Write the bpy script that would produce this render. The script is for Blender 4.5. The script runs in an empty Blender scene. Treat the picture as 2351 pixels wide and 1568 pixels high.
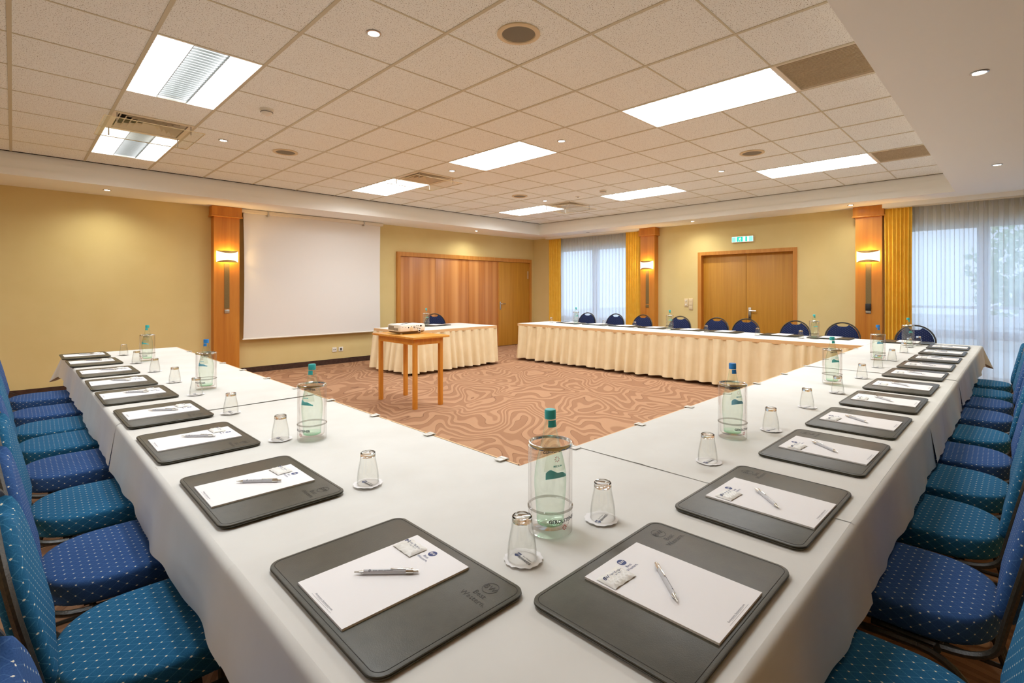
import bpy, bmesh, math, random
from mathutils import Vector, Matrix
random.seed(7)
PI = math.pi
C = bpy.context.scene.collection
S = bpy.context.scene
sin, cos = math.sin, math.cos

# ------------------------------------------------------------------ materials
def lin(r, g, b):
    f = lambda c: (c/255/12.92) if c/255 <= 0.04045 else ((c/255+0.055)/1.055)**2.4
    return (f(r), f(g), f(b), 1)

def newmat(name):
    m = bpy.data.materials.new(name); m.use_nodes = True
    nt = m.node_tree; nt.nodes.clear()
    out = nt.nodes.new('ShaderNodeOutputMaterial')
    return m, nt, out

def N(nt, typ, **kw):
    n = nt.nodes.new('ShaderNode'+typ)
    for k, v in kw.items():
        if hasattr(n, k) and k not in ('Color', 'Scale'): setattr(n, k, v)
        else: n.inputs[k].default_value = v
    return n

def L(nt, a, ao, b, bi): nt.links.new(a.outputs[ao], b.inputs[bi])

def plain(name, col, rough=.5, metal=0., spec=.5, emit=None, estr=0., sheen=0., coat=0.):
    m, nt, out = newmat(name)
    p = N(nt, 'BsdfPrincipled')
    p.inputs['Base Color'].default_value = col
    p.inputs['Roughness'].default_value = rough
    p.inputs['Metallic'].default_value = metal
    p.inputs['Specular IOR Level'].default_value = spec
    p.inputs['Coat Weight'].default_value = coat
    if emit:
        p.inputs['Emission Color'].default_value = emit
        p.inputs['Emission Strength'].default_value = estr
    L(nt, p, 'BSDF', out, 'Surface')
    m['p'] = 1
    return m

def princ(m): return next(n for n in m.node_tree.nodes if n.type == 'BSDF_PRINCIPLED')

def noisy(name, c1, c2, scale=(1, 1, 1), nscale=8, detail=4, rough=.6, bump=0., bscale=60, spec=.4, ramp=(.3, .7), coords='Object', dist=0.):
    m = plain(name, c1, rough, spec=spec); nt = m.node_tree; p = princ(m)
    tc = N(nt, 'TexCoord'); mp = N(nt, 'Mapping'); mp.inputs['Scale'].default_value = scale
    L(nt, tc, coords, mp, 'Vector')
    no = N(nt, 'TexNoise'); no.inputs['Scale'].default_value = nscale; no.inputs['Detail'].default_value = detail
    no.inputs['Distortion'].default_value = dist
    L(nt, mp, 'Vector', no, 'Vector')
    cr = N(nt, 'ValToRGB'); cr.color_ramp.elements[0].color = c1; cr.color_ramp.elements[1].color = c2
    cr.color_ramp.elements[0].position = ramp[0]; cr.color_ramp.elements[1].position = ramp[1]
    L(nt, no, 'Fac', cr, 'Fac'); L(nt, cr, 'Color', p, 'Base Color')
    if bump:
        n2 = N(nt, 'TexNoise'); n2.inputs['Scale'].default_value = bscale; n2.inputs['Detail'].default_value = 3
        L(nt, tc, coords, n2, 'Vector')
        b = N(nt, 'Bump'); b.inputs['Strength'].default_value = bump; b.inputs['Distance'].default_value = .002
        L(nt, n2, 'Fac', b, 'Height'); L(nt, b, 'Normal', p, 'Normal')
    return m

def wood(name, dark, light, rough=.35, freq=14, stretch=.05, axis=2, coat=0., bands=None):
    m = plain(name, light, rough, coat=coat); nt = m.node_tree; p = princ(m)
    tc = N(nt, 'TexCoord'); mp = N(nt, 'Mapping')
    sc = [1, 1, 1]; sc[axis] = stretch; mp.inputs['Scale'].default_value = sc
    L(nt, tc, 'Object', mp, 'Vector')
    n1 = N(nt, 'TexNoise'); n1.inputs['Scale'].default_value = freq; n1.inputs['Detail'].default_value = 6; n1.inputs['Roughness'].default_value = .62
    n1.inputs['Distortion'].default_value = .6
    L(nt, mp, 'Vector', n1, 'Vector')
    cr = N(nt, 'ValToRGB'); cr.color_ramp.elements[0].color = dark; cr.color_ramp.elements[1].color = light
    cr.color_ramp.elements[0].position = .3; cr.color_ramp.elements[1].position = .68
    L(nt, n1, 'Fac', cr, 'Fac')
    last = (cr, 'Color')
    if bands:
        n2 = N(nt, 'TexNoise'); n2.inputs['Scale'].default_value = bands[0]; n2.inputs['Detail'].default_value = 1
        mp2 = N(nt, 'Mapping'); s2 = [1, 1, 1]; s2[axis] = .01; mp2.inputs['Scale'].default_value = s2
        L(nt, tc, 'Object', mp2, 'Vector'); L(nt, mp2, 'Vector', n2, 'Vector')
        mx = N(nt, 'Mix', data_type='RGBA', blend_type='MIX')
        rr = N(nt, 'ValToRGB'); rr.color_ramp.elements[0].position = .42; rr.color_ramp.elements[1].position = .66
        rr.color_ramp.elements[1].color = (bands[2],)*3+(1,); rr.color_ramp.elements[0].color = (0, 0, 0, 1)
        L(nt, n2, 'Fac', rr, 'Fac'); L(nt, rr, 'Color', mx, 0)
        L(nt, cr, 'Color', mx, 6); mx.inputs[7].default_value = bands[1]
        last = (mx, 2)
    L(nt, last[0], last[1], p, 'Base Color')
    return m

def see_through(name, tint, gloss=.06, edge=None, rough=.02, edge_pow=3.5, edge_max=.8):
    """clear pane, bottle or acrylic: light passes straight with a tint, fresnel reflection on top"""
    m, nt, out = newmat(name)
    t = N(nt, 'BsdfTransparent'); t.inputs['Color'].default_value = tint
    g = N(nt, 'BsdfGlossy'); g.inputs['Roughness'].default_value = rough
    lw = N(nt, 'LayerWeight'); lw.inputs['Blend'].default_value = edge_pow
    if edge:
        mc = N(nt, 'Mix', data_type='RGBA')
        lw.inputs['Blend'].default_value = .5
        ep = N(nt, 'Math', operation='POWER'); ep.inputs[1].default_value = edge_pow
        mr = N(nt, 'MapRange'); mr.inputs['To Max'].default_value = edge_max
        L(nt, lw, 'Facing', ep, 0); L(nt, ep, 'Value', mr, 'Value'); L(nt, mr, 'Result', mc, 0)
        mc.inputs[6].default_value = tint; mc.inputs[7].default_value = edge
        L(nt, mc, 2, t, 'Color')
    pw = N(nt, 'LayerWeight'); pw.inputs['Blend'].default_value = .5
    q = N(nt, 'Math', operation='POWER'); q.inputs[1].default_value = 4; L(nt, pw, 'Facing', q, 0)
    fr = N(nt, 'Math', operation='MULTIPLY_ADD'); fr.inputs[1].default_value = .6 if gloss >= .1 else .18; fr.inputs[2].default_value = .02 if gloss < .1 else .035
    L(nt, q, 'Value', fr, 0)
    mx = N(nt, 'MixShader')
    L(nt, fr, 'Value', mx, 'Fac'); L(nt, t, 'BSDF', mx, 1); L(nt, g, 'BSDF', mx, 2)
    L(nt, mx, 'Shader', out, 'Surface')
    return m

def emission(name, col, strength):
    m, nt, out = newmat(name)
    e = N(nt, 'Emission'); e.inputs['Color'].default_value = col; e.inputs['Strength'].default_value = strength
    L(nt, e, 'Emission', out, 'Surface')
    return m

def fabric(name, base, dark, line, dot):
    """dotted banquet cloth: a diamond lattice of fine lines with a cream stitch at every crossing"""
    m = plain(name, base, .85, spec=.15); nt = m.node_tree; p = princ(m)
    uv = N(nt, 'UVMap'); uv.uv_map = 'UVMap'
    sp = N(nt, 'SeparateXYZ'); L(nt, uv, 'UV', sp, 'Vector')
    def mth(op, a=None, b=None, va=None, vb=None, c=None):
        n = N(nt, 'Math', operation=op)
        if a: L(nt, a[0], a[1], n, 0)
        elif va is not None: n.inputs[0].default_value = va
        if b: L(nt, b[0], b[1], n, 1)
        elif vb is not None: n.inputs[1].default_value = vb
        if c is not None: n.inputs[2].default_value = c
        return (n, 'Value')
    u = mth('MULTIPLY', (sp, 'X'), vb=1/.040); v = mth('MULTIPLY', (sp, 'Y'), vb=1/.031)
    a = mth('ADD', u, v); b = mth('SUBTRACT', u, v)
    def dist(x):
        f = mth('FRACT', x); g = mth('SUBTRACT', f, vb=.5); return mth('ABSOLUTE', g)   # .5 at lattice line
    da, db = dist(a), dist(b)
    la = mth('GREATER_THAN', da, vb=.468); lb = mth('GREATER_THAN', db, vb=.468)
    ln = mth('MAXIMUM', la, lb)
    sa = mth('GREATER_THAN', da, vb=.424); sb = mth('GREATER_THAN', db, vb=.424)
    dt = mth('MULTIPLY', sa, sb)
    no = N(nt, 'TexNoise'); no.inputs['Scale'].default_value = 420; no.inputs['Detail'].default_value = 1
    L(nt, uv, 'UV', no, 'Vector')
    c0 = N(nt, 'Mix', data_type='RGBA'); c0.inputs[6].default_value = dark; c0.inputs[7].default_value = base
    L(nt, no, 'Fac', c0, 0)
    c1 = N(nt, 'Mix', data_type='RGBA'); c1.inputs[7].default_value = line
    h = mth('MULTIPLY', ln, vb=.45)
    L(nt, h[0], h[1], c1, 0); L(nt, c0, 2, c1, 6)
    c2 = N(nt, 'Mix', data_type='RGBA'); c2.inputs[7].default_value = dot
    L(nt, dt[0], dt[1], c2, 0); L(nt, c1, 2, c2, 6)
    L(nt, c2, 2, p, 'Base Color')
    return m

def carpet_mat():
    m = plain('carpet', lin(190, 135, 105), .95, spec=.05); nt = m.node_tree; p = princ(m)
    tc = N(nt, 'TexCoord'); mp = N(nt, 'Mapping', vector_type='POINT')
    mp.inputs['Rotation'].default_value = (0, 0, .79)
    L(nt, tc, 'Object', mp, 'Vector')
    sc = N(nt, 'VectorMath', operation='MULTIPLY'); sc.inputs[1].default_value = (2.1, 1.02, 0); L(nt, mp, 'Vector', sc, 0)
    n1 = N(nt, 'TexNoise'); n1.inputs['Scale'].default_value = 1.; n1.inputs['Detail'].default_value = .7; n1.inputs['Distortion'].default_value = .7
    L(nt, sc, 'Vector', n1, 'Vector')
    sx = N(nt, 'SeparateXYZ'); L(nt, mp, 'Vector', sx, 'Vector')
    m1 = N(nt, 'Math', operation='MULTIPLY'); m1.inputs[1].default_value = 3.5; L(nt, sx, 'Y', m1, 0)
    mu = N(nt, 'Math', operation='MULTIPLY_ADD'); mu.inputs[1].default_value = 11; L(nt, n1, 'Fac', mu, 0); L(nt, m1, 'Value', mu, 2)
    fr = N(nt, 'Math', operation='FRACT'); L(nt, mu, 'Value', fr, 0)
    cr = N(nt, 'ValToRGB'); e = cr.color_ramp.elements
    lt, md, dk = lin(180, 142, 112), lin(160, 122, 95), lin(136, 101, 79)
    e[0].position = 0; e[0].color = dk; e[1].position = .05; e[1].color = lt
    for pos, col in ((.46, lt), (.54, md), (.97, md), (.99, dk)):
        k = e.new(pos); k.color = col
    L(nt, fr, 'Value', cr, 'Fac')
    n2 = N(nt, 'TexNoise'); n2.inputs['Scale'].default_value = 300; L(nt, tc, 'Object', n2, 'Vector')
    mx = N(nt, 'Mix', data_type='RGBA', blend_type='MULTIPLY'); mx.inputs[0].default_value = .35
    L(nt, cr, 'Color', mx, 6); L(nt, n2, 'Fac', mx, 7)
    br = N(nt, 'Mix', data_type='RGBA', blend_type='MULTIPLY'); br.inputs[0].default_value = 1; br.inputs[7].default_value = (1.15, 1.12, 1.1, 1)
    L(nt, mx, 2, br, 6)
    L(nt, br, 2, p, 'Base Color')
    b = N(nt, 'Bump'); b.inputs['Strength'].default_value = .5; b.inputs['Distance'].default_value = .004
    L(nt, fr, 'Value', b, 'Height'); L(nt, b, 'Normal', p, 'Normal')
    return m

def tile_mat():
    m = plain('ceiling_tile', lin(232, 220, 204), .9, spec=.1); nt = m.node_tree; p = princ(m)
    tc = N(nt, 'TexCoord')
    no = N(nt, 'TexNoise'); no.inputs['Scale'].default_value = 150; no.inputs['Detail'].default_value = 2
    L(nt, tc, 'Object', no, 'Vector')
    cr = N(nt, 'ValToRGB'); e = cr.color_ramp.elements
    e[0].position = .335; e[0].color = lin(120, 100, 78); e[1].position = .385; e[1].color = lin(248, 251, 246)
    L(nt, no, 'Fac', cr, 'Fac'); L(nt, cr, 'Color', p, 'Base Color')
    return m

def sheer_mat():
    m, nt, out = newmat('sheer_net')
    t = N(nt, 'BsdfTransparent'); t.inputs['Color'].default_value = (.96, .97, 1, 1)
    d = N(nt, 'BsdfDiffuse'); d.inputs['Color'].default_value = (.8, .82, .86, 1)
    tr = N(nt, 'BsdfTranslucent'); tr.inputs['Color'].default_value = (.85, .88, .93, 1)
    a = N(nt, 'MixShader'); a.inputs['Fac'].default_value = .6
    L(nt, d, 'BSDF', a, 1); L(nt, tr, 'BSDF', a, 2)
    lw = N(nt, 'LayerWeight'); lw.inputs['Blend'].default_value = .35
    mr = N(nt, 'MapRange'); mr.inputs['To Min'].default_value = .78; mr.inputs['To Max'].default_value = .95
    L(nt, lw, 'Facing', mr, 'Value')
    b = N(nt, 'MixShader'); L(nt, mr, 'Result', b, 'Fac'); L(nt, t, 'BSDF', b, 1); L(nt, a, 'Shader', b, 2)
    L(nt, b, 'Shader', out, 'Surface')
    return m

M = dict(
    cloth=noisy('white_tablecloth', lin(220, 218, 212), lin(226, 225, 220), nscale=5, rough=.8, spec=.2, bump=.12, bscale=14),
    skirt=noisy('champagne_skirt', lin(236, 218, 180), lin(243, 227, 192), nscale=6, rough=.6, spec=.3),
    skirt_band=plain('skirt_band', lin(230, 190, 140), .55),
    wall=noisy('yellow_wall', lin(222, 201, 142), lin(226, 206, 149), nscale=2, rough=.9, spec=.1, bump=.05, bscale=180),
    paint=plain('cream_paint', lin(248, 248, 243), .8, spec=.2),
    tile=tile_mat(),
    tbar=plain('ceiling_bar', lin(206, 198, 172), .5),
    dark=plain('shadow_gap', lin(40, 32, 24), .9),
    carpet=carpet_mat(),
    base=noisy('brown_baseboard', lin(62, 42, 32), lin(80, 56, 44), nscale=20, rough=.9),
    wood=wood('pillar_wood', lin(180, 106, 30), lin(208, 138, 50), freq=9, rough=.4),
    doorwood=wood('door_wood', lin(182, 124, 34), lin(202, 146, 50), freq=22, stretch=.03, rough=.45),
    frame=wood('frame_wood', lin(190, 122, 44), lin(212, 148, 66), freq=20, rough=.45),
    cherry=wood('partition_wood', lin(178, 108, 48), lin(202, 134, 70), freq=16, stretch=.02, rough=.4, bands=(5, lin(226, 164, 100), .9)),
    beech=wood('beech_wood', lin(205, 130, 36), lin(224, 152, 56), freq=18, stretch=.08, rough=.35),
    beechtop=wood('beech_top', lin(212, 138, 46), lin(230, 164, 74), freq=14, stretch=.08, axis=0, rough=.25),
    leather=noisy('dark_leather', lin(64, 61, 48), lin(73, 69, 55), nscale=30, rough=.42, spec=.5, bump=.15, bscale=420),
    leather_mark=plain('leather_emboss', lin(44, 41, 34), .55),
    stitch=plain('leather_stitch', lin(46, 42, 35), .6),
    paper=plain('paper', lin(246, 244, 244), .7, spec=.2),
    ink=plain('blue_ink', lin(44, 62, 120), .6),
    grey_ink=plain('grey_ink', lin(120, 122, 134), .6),
    black_ink=plain('black_ink', lin(32, 40, 52), .6),
    red_ink=plain('red_ink', lin(190, 40, 50), .6),
    teal=plain('teal_print', lin(92, 206, 206), .4),
    bluecap=plain('blue_cap', lin(44, 136, 214), .35),
    tealcap=plain('teal_cap', lin(58, 186, 186), .35),
    bluelabel=plain('blue_print', lin(120, 198, 228), .4),
    foil=noisy('white_foil', lin(232, 230, 222), lin(244, 243, 238), nscale=60, rough=.35, bump=.6, bscale=70),
    pen=plain('pen_grey', lin(196, 196, 200), .35),
    chrome=plain('chrome', lin(225, 223, 216), .16, metal=1),
    steel=plain('brushed_steel', lin(196, 192, 184), .3, metal=1),
    brass=plain('brass', lin(214, 176, 108), .35, metal=.7),
    frame_metal=noisy('hammered_frame', lin(40, 36, 28), lin(62, 56, 44), nscale=160, rough=.38, spec=.6, bump=.35, bscale=220),
    black=plain('black_plastic', lin(24, 22, 20), .5),
    white=plain('white_plastic', lin(238, 234, 222), .45),
    pjbase=plain('grey_plastic', lin(120, 108, 90), .5),
    grille=noisy('return_mesh', lin(196, 180, 150), lin(218, 204, 176), nscale=90, rough=.7),
    spk=plain('speaker_mesh', lin(134, 126, 108), .8),
    cream=plain('cream_plastic', lin(226, 206, 168), .5),
    vane=plain('vane_metal', lin(236, 226, 206), .5),
    curtain=noisy('ochre_curtain', lin(236, 186, 58), lin(242, 196, 72), nscale=10, rough=.75),
    sheer=sheer_mat(),
    screen=plain('screen_fabric', lin(240, 238, 234), .9, spec=.1),
    slot=noisy('grey_inlay', lin(112, 92, 50), lin(132, 110, 66), nscale=120, rough=.6),
    glass=see_through('window_glass', (.97, .98, 1, 1), .05),
    pane=see_through('acrylic_pane', (.99, .985, .96, 1), .05),
    paneedge=plain('acrylic_edge', lin(252, 240, 205), .3),
    clear=see_through('clear_tumbler', (.985, .985, .975, 1), .2, edge=(.5, .5, .46, 1), edge_pow=6, edge_max=1.),
    acrylic=see_through('clear_cooler', (.992, .986, .98, 1), .2, edge=(.66, .6, .57, 1), edge_pow=7, edge_max=1.),
    bottle=see_through('green_bottle', (.965, 1, .97, 1), .2, edge=(.58, .84, .66, 1), edge_pow=4, edge_max=1.),
    bottlebase=see_through('green_bottle_base', (.80, .97, .85, 1), .2, edge=(.45, .8, .58, 1), edge_pow=2, edge_max=1.),
    water=see_through('water', (.985, 1, .988, 1), .05),
    seal=plain('clip_plastic', lin(222, 220, 212), .3),
    frame_pvc=plain('white_window_frame', lin(225, 228, 232), .4),
    tile_light=emission('lamp_tubes', (.91, .955, 1, 1), 10.5),
    tile_mid=emission('lamp_middle', (.84, .97, .96, 1), .8),
    louver=plain('louver', (.26, .26, .25, 1), .5),
    spot_on=emission('halogen', (1, .98, .9, 1), 30.),
    spot_off=plain('lamp_off', lin(150, 150, 150), .3),
    shade=emission('sconce_glow', (1, .82, .52, 1), 2.2),
    exit_white=emission('exit_white', (.8, 1, .94, 1), .75),
    exit_green=emission('exit_green', (.02, .62, .45, 1), .6),
    exit_pale=emission('exit_pale', (.3, .85, .66, 1), .6),
    cable=plain('black_cable', lin(40, 26, 20), .6),
    foliage=noisy('tree_leaves', lin(178, 208, 160), lin(215, 232, 196), nscale=6, rough=.8),
    bark=plain('bark', lin(90, 70, 50), .9),
    terrace=noisy('terrace_slabs', lin(190, 188, 182), lin(205, 203, 198), nscale=3, rough=.9),
    facade=plain('pale_facade', lin(236, 232, 226), .9),
)
FAB = {'teal': fabric('teal_dotted_fabric', lin(46, 116, 158), lin(22, 78, 116), lin(84, 150, 186), lin(236, 230, 206)),
       'dark': fabric('backlit_toned_dotted_fabric', lin(34, 44, 82), lin(20, 28, 56), lin(44, 56, 96), lin(128, 134, 150)),  # darker copy of the blue cloth, backlit shade put into its colours
       'navy': fabric('indigo_dotted_fabric', lin(62, 100, 156), lin(36, 68, 120), lin(84, 120, 172), lin(228, 226, 212))}

# ------------------------------------------------------------------ mesh builder
class MB:
    def __init__(s): s.v = []; s.f = []; s.m = []; s.uv = {}; s.mats = []; s.cur = 0
    def mat(s, m):
        if m not in s.mats: s.mats.append(m)
        s.cur = s.mats.index(m); return s
    def face(s, idx): s.f.append(tuple(idx)); s.m.append(s.cur)
    def add(s, vs, fs):
        o = len(s.v); s.v += [tuple(v) for v in vs]
        for f in fs: s.face([i+o for i in f])
        return s
    def box(s, x0, x1, y0, y1, z0, z1):
        if x0 > x1: x0, x1 = x1, x0
        if y0 > y1: y0, y1 = y1, y0
        if z0 > z1: z0, z1 = z1, z0
        return s.add([(x, y, z) for z in (z0, z1) for y in (y0, y1) for x in (x0, x1)],
                     [(0, 2, 3, 1), (4, 5, 7, 6), (0, 1, 5, 4), (2, 6, 7, 3), (0, 4, 6, 2), (1, 3, 7, 5)])
    def rbox(s, x0, x1, y0, y1, z0, z1, b=.004):
        """box with bevelled edges"""
        bm = bmesh.new(); r = bmesh.ops.create_cube(bm, size=1)
        for v in bm.verts: v.co = ((x0+x1)/2+v.co.x*(x1-x0), (y0+y1)/2+v.co.y*(y1-y0), (z0+z1)/2+v.co.z*(z1-z0))
        bmesh.ops.bevel(bm, geom=bm.edges[:], offset=b, segments=2, affect='EDGES', profile=.5)
        bm.verts.index_update()
        s.add([v.co for v in bm.verts], [[v.index for v in f.verts] for f in bm.faces]); bm.free(); return s
    def lathe(s, prof, n=32, a0=0., a1=2*PI, cap0=False, cap1=False, c=(0, 0, 0)):
        full = abs(a1-a0-2*PI) < 1e-6; k = n if full else n+1
        vs = [(c[0]+r*cos(a0+(a1-a0)*i/n), c[1]+r*sin(a0+(a1-a0)*i/n), c[2]+z) for r, z in prof for i in range(k)]
        fs = []
        for j in range(len(prof)-1):
            for i in range(n):
                i2 = (i+1) % k if full else i+1
                fs.append((j*k+i, j*k+i2, (j+1)*k+i2, (j+1)*k+i))
        if cap0: fs.append(tuple(range(k))[::-1])
        if cap1: fs.append(tuple((len(prof)-1)*k+i for i in range(k)))
        return s.add(vs, fs)
    def tube(s, pts, r, n=8, closed=False, sq=None, cap=True, up=None):
        """sweep a round (r) or rectangular (sq=(a,b)) section along pts"""
        P = [Vector(p) for p in pts]; m = len(P)
        T = []
        for i in range(m):
            if closed: t = P[(i+1) % m]-P[i-1]
            else: t = P[min(i+1, m-1)]-P[max(i-1, 0)]
            T.append(t.normalized())
        u = Vector(up) if up else (Vector((0, 0, 1)) if abs(T[0].z) < .9 else Vector((1, 0, 0)))
        nrm = (u-T[0]*u.dot(T[0])).normalized()
        if sq:
            a, b = sq; q = .3
            sec = [(a, b*q), (a*q, b), (-a*q, b), (-a, b*q), (-a, -b*q), (-a*q, -b), (a*q, -b), (a, -b*q)]
            sec = [(x*1., y*1.) for x, y in sec]
        else: sec = [(r*cos(2*PI*k/n), r*sin(2*PI*k/n)) for k in range(n)]
        k = len(sec); vs = []; fs = []
        for i in range(m):
            nrm = (nrm-T[i]*nrm.dot(T[i])).normalized(); bn = T[i].cross(nrm)
            vs += [P[i]+nrm*x+bn*y for x, y in sec]
        for i in range(m if closed else m-1):
            i2 = (i+1) % m
            for j in range(k): fs.append((i*k+j, i*k+(j+1) % k, i2*k+(j+1) % k, i2*k+j))
        if cap and not closed: fs += [tuple(range(k))[::-1], tuple((m-1)*k+j for j in range(k))]
        return s.add(vs, fs)
    def slabpoly(s, loops, cap0=True, cap1=True):
        """stack of closed loops of equal length, joined, with n-gon caps"""
        k = len(loops[0]); vs = [p for l in loops for p in l]; fs = []
        for j in range(len(loops)-1):
            for i in range(k): fs.append((j*k+i, j*k+(i+1) % k, (j+1)*k+(i+1) % k, (j+1)*k+i))
        if cap0: fs.append(tuple(range(k))[::-1])
        if cap1: fs.append(tuple((len(loops)-1)*k+i for i in range(k)))
        return s.add(vs, fs)
    def grid(s, fn, nu, nv):
        vs = [fn(i/nu, j/nv) for j in range(nv+1) for i in range(nu+1)]
        fs = [(j*(nu+1)+i, j*(nu+1)+i+1, (j+1)*(nu+1)+i+1, (j+1)*(nu+1)+i) for j in range(nv) for i in range(nu)]
        return s.add(vs, fs)
    def text(s, t, size, fn, bold=0., align='CENTER', space=1.):
        """lettering; fn maps flat (x, y) to 3D"""
        cu = bpy.data.curves.new('t', 'FONT'); cu.body = t; cu.size = size; cu.align_x = align; cu.align_y = 'CENTER'
        cu.offset = bold; cu.space_character = space; cu.resolution_u = 2
        ob = bpy.data.objects.new('t', cu); C.objects.link(ob)
        dg = bpy.context.evaluated_depsgraph_get()
        me = bpy.data.meshes.new_from_object(ob.evaluated_get(dg))
        s.add([fn(v.co.x, v.co.y) for v in me.vertices], [list(p.vertices) for p in me.polygons])
        bpy.data.objects.remove(ob); bpy.data.curves.remove(cu); bpy.data.meshes.remove(me)
        return s
    def disc(s, fn, r, n=24, rx=None):
        return s.add([fn(r*cos(2*PI*i/n), (rx or r)*sin(2*PI*i/n)) for i in range(n)], [tuple(range(n))])
    def build(s, name, mat=None, parent=None, smooth=True, angle=35, uv=None, loc=None):
        me = bpy.data.meshes.new(name)
        me.from_pydata(s.v, [], s.f)
        mats = s.mats or [mat]
        for m in mats: me.materials.append(m)
        if len(mats) > 1: me.polygons.foreach_set('material_index', s.m)
        if smooth:
            me.polygons.foreach_set('use_smooth', [True]*len(me.polygons))
            me.set_sharp_from_angle(angle=math.radians(angle))
        if uv:
            ul = me.uv_layers.new(name='UVMap')
            for p in me.polygons:
                n = p.normal
                for li in p.loop_indices:
                    ul.data[li].uv = uv(me.vertices[me.loops[li].vertex_index].co, n)
        me.update()
        o = bpy.data.objects.new(name, me); C.objects.link(o)
        if parent: o.parent = parent
        if loc: o.location = loc
        return o

def tag(o, label=None, cat=None, group=None, kind=None):
    if label: o['label'] = label
    if cat: o['category'] = cat
    if group: o['group'] = group
    if kind: o['kind'] = kind
    return o

def thing(name, label, cat, loc=(0, 0, 0), rz=0., group=None, kind=None):
    o = bpy.data.objects.new(name, None); C.objects.link(o)
    o.location = loc; o.rotation_euler = (0, 0, rz); o.empty_display_size = .05
    return tag(o, label, cat, group, kind)

def dup(root, loc, rz, label, group=None):
    r = root.copy(); C.objects.link(r); r.location = loc; r.rotation_euler = (0, 0, rz); r['label'] = label
    if group: r['group'] = group
    for ch in root.children:
        c = ch.copy(); C.objects.link(c); c.parent = r
        for g in ch.children:
            d = g.copy(); C.objects.link(d); d.parent = c
    return r

def struct(name, mb, mat=None, parent=None, label=None, cat=None, **kw):
    o = mb.build(name, mat, parent, **kw)
    if not parent: tag(o, label, cat, kind='structure')
    return o

ORD = ['first', 'second', 'third', 'fourth', 'fifth', 'sixth', 'seventh', 'eighth', 'ninth', 'tenth', 'eleventh', 'twelfth']

# ------------------------------------------------------------------ room numbers (metres)
H = 1.343                        # camera height
ZC, ZS = 2.913, 2.647            # tiled ceiling, lowered border
XW, YW = 9.45, 8.96              # far walls
XB, YB = -4.0, -2.3              # walls behind the camera
X0, Y0, T = 2.4845, 1.8736, .625 # ceiling grid
ZT = .70                         # table top
gx = lambda i: X0+T*i
gy = lambda j: Y0+T*j

# floor, walls
struct('floor', MB().box(XB-.3, XW+.3, YB-.3, YW+.3, -.1, 0), M['carpet'], label='brown carpet with swirling wave pattern across the whole room', cat='floor', smooth=False)
struct('wall_left', MB().box(XB-.3, XW+.3, YW, YW+.25, 0, 3.1), M['wall'], label='yellow wall behind the projection screen', cat='wall', smooth=False)
wb = MB()
W1 = (6.0, 8.2, .1, 2.37); W3 = (-1.7, 1.36, .06, 2.31); D2 = (2.78, 4.475, 0, 2.045)
ops = sorted([W1, W3, D2]); y = YB
for a, b, c, d in ops:
    wb.box(XW, XW+.25, y, a, 0, 3.1)
    if c > 0: wb.box(XW, XW+.25, a, b, 0, c)
    wb.box(XW, XW+.25, a, b, d, 3.1); y = b
wb.box(XW, XW+.25, y, YW, 0, 3.1)
struct('wall_back', wb, M['wall'], label='yellow wall with the double door and two windows', cat='wall', smooth=False)
struct('wall_right', MB().box(XB, XW, YB-.25, YB, 0, 3.1), M['wall'], label='yellow wall on the unseen balcony side', cat='wall', smooth=False)
struct('wall_front', MB().box(XB-.25, XB, YB-.25, YW, 0, 3.1), M['wall'], label='yellow wall behind the camera', cat='wall', smooth=False)

# ------------------------------------------------------------------ ceiling
LIGHTS = [(-3, 3), (-3, 7), (-3, -1), (-8, -1), (-8, 3), (-8, 7), (2, -1), (2, 3), (2, 7), (7, -1), (7, 3), (7, 7)]  # unseen lights above and behind the camera are added to brighten the front
VENTS = [(-3, 6), (2, 6), (7, 6)]
GRILLES = [(2, -2), (7, -2)]
holes = set()
for i, j in LIGHTS: holes |= {(i, j), (i, j+1)}
holes |= set(VENTS) | set(GRILLES)
XE, YE, YS = 8.734, 8.075, .6236
cm = MB()
def cellspan(i, j): return max(gx(i), XB), min(gx(i+1), XE), max(gy(j), YS), min(gy(j+1), YE)
for i in range(-10, 10):
    for j in range(-2, 10):
        if (i, j) in holes: continue
        a, b, c, d = cellspan(i, j)
        if b > a and d > c: cm.box(a, b, c, d, ZC, ZC+.02)
cm.box(XB, XE, YS-.1, YE+.1, ZC+.25, ZC+.27)
struct('ceiling', cm, M['tile'], label='suspended ceiling of speckled cream tiles', cat='ceiling', smooth=False)
tb = MB()
for i in range(-10, 11):
    w = .011; tb.box(gx(i)-w, gx(i)+w, YS, YE, ZC-.004, ZC+.004)
for j in range(-1, 10):
    w = .006
    # cross bars stop at the light fittings
    segs = []; st = XB
    for i in range(-10, 10):
        if any(li == i and lj+1 == j for li, lj in LIGHTS): segs.append((st, gx(i))); st = gx(i+1)
    segs.append((st, XE))
    for a, b in segs: tb.box(a, b, gy(j)-w, gy(j)+w, ZC-.003, ZC+.004)
struct('trim_1', tb, M['tbar'], label='thin beige metal bars of the ceiling grid', cat='ceiling grid', smooth=False)
struct('trim_2', MB().box(XB, XE+.02, YE, YE+.02, ZC-.006, ZC+.05).box(XE, XE+.02, YS, YE, ZC-.006, ZC+.05), M['dark'], label='dark shadow gap around the tiled ceiling', cat='trim', smooth=False)
so = MB()
so.box(XB, XW, 8.115, YW, ZS, ZC+.2)           # along the screen wall
so.box(8.755, XW, YS, 8.115, ZS, ZC+.2)        # along the door wall
so.box(XB, XW, YB, YS, ZS, ZC+.2)              # over the balcony side
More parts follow.
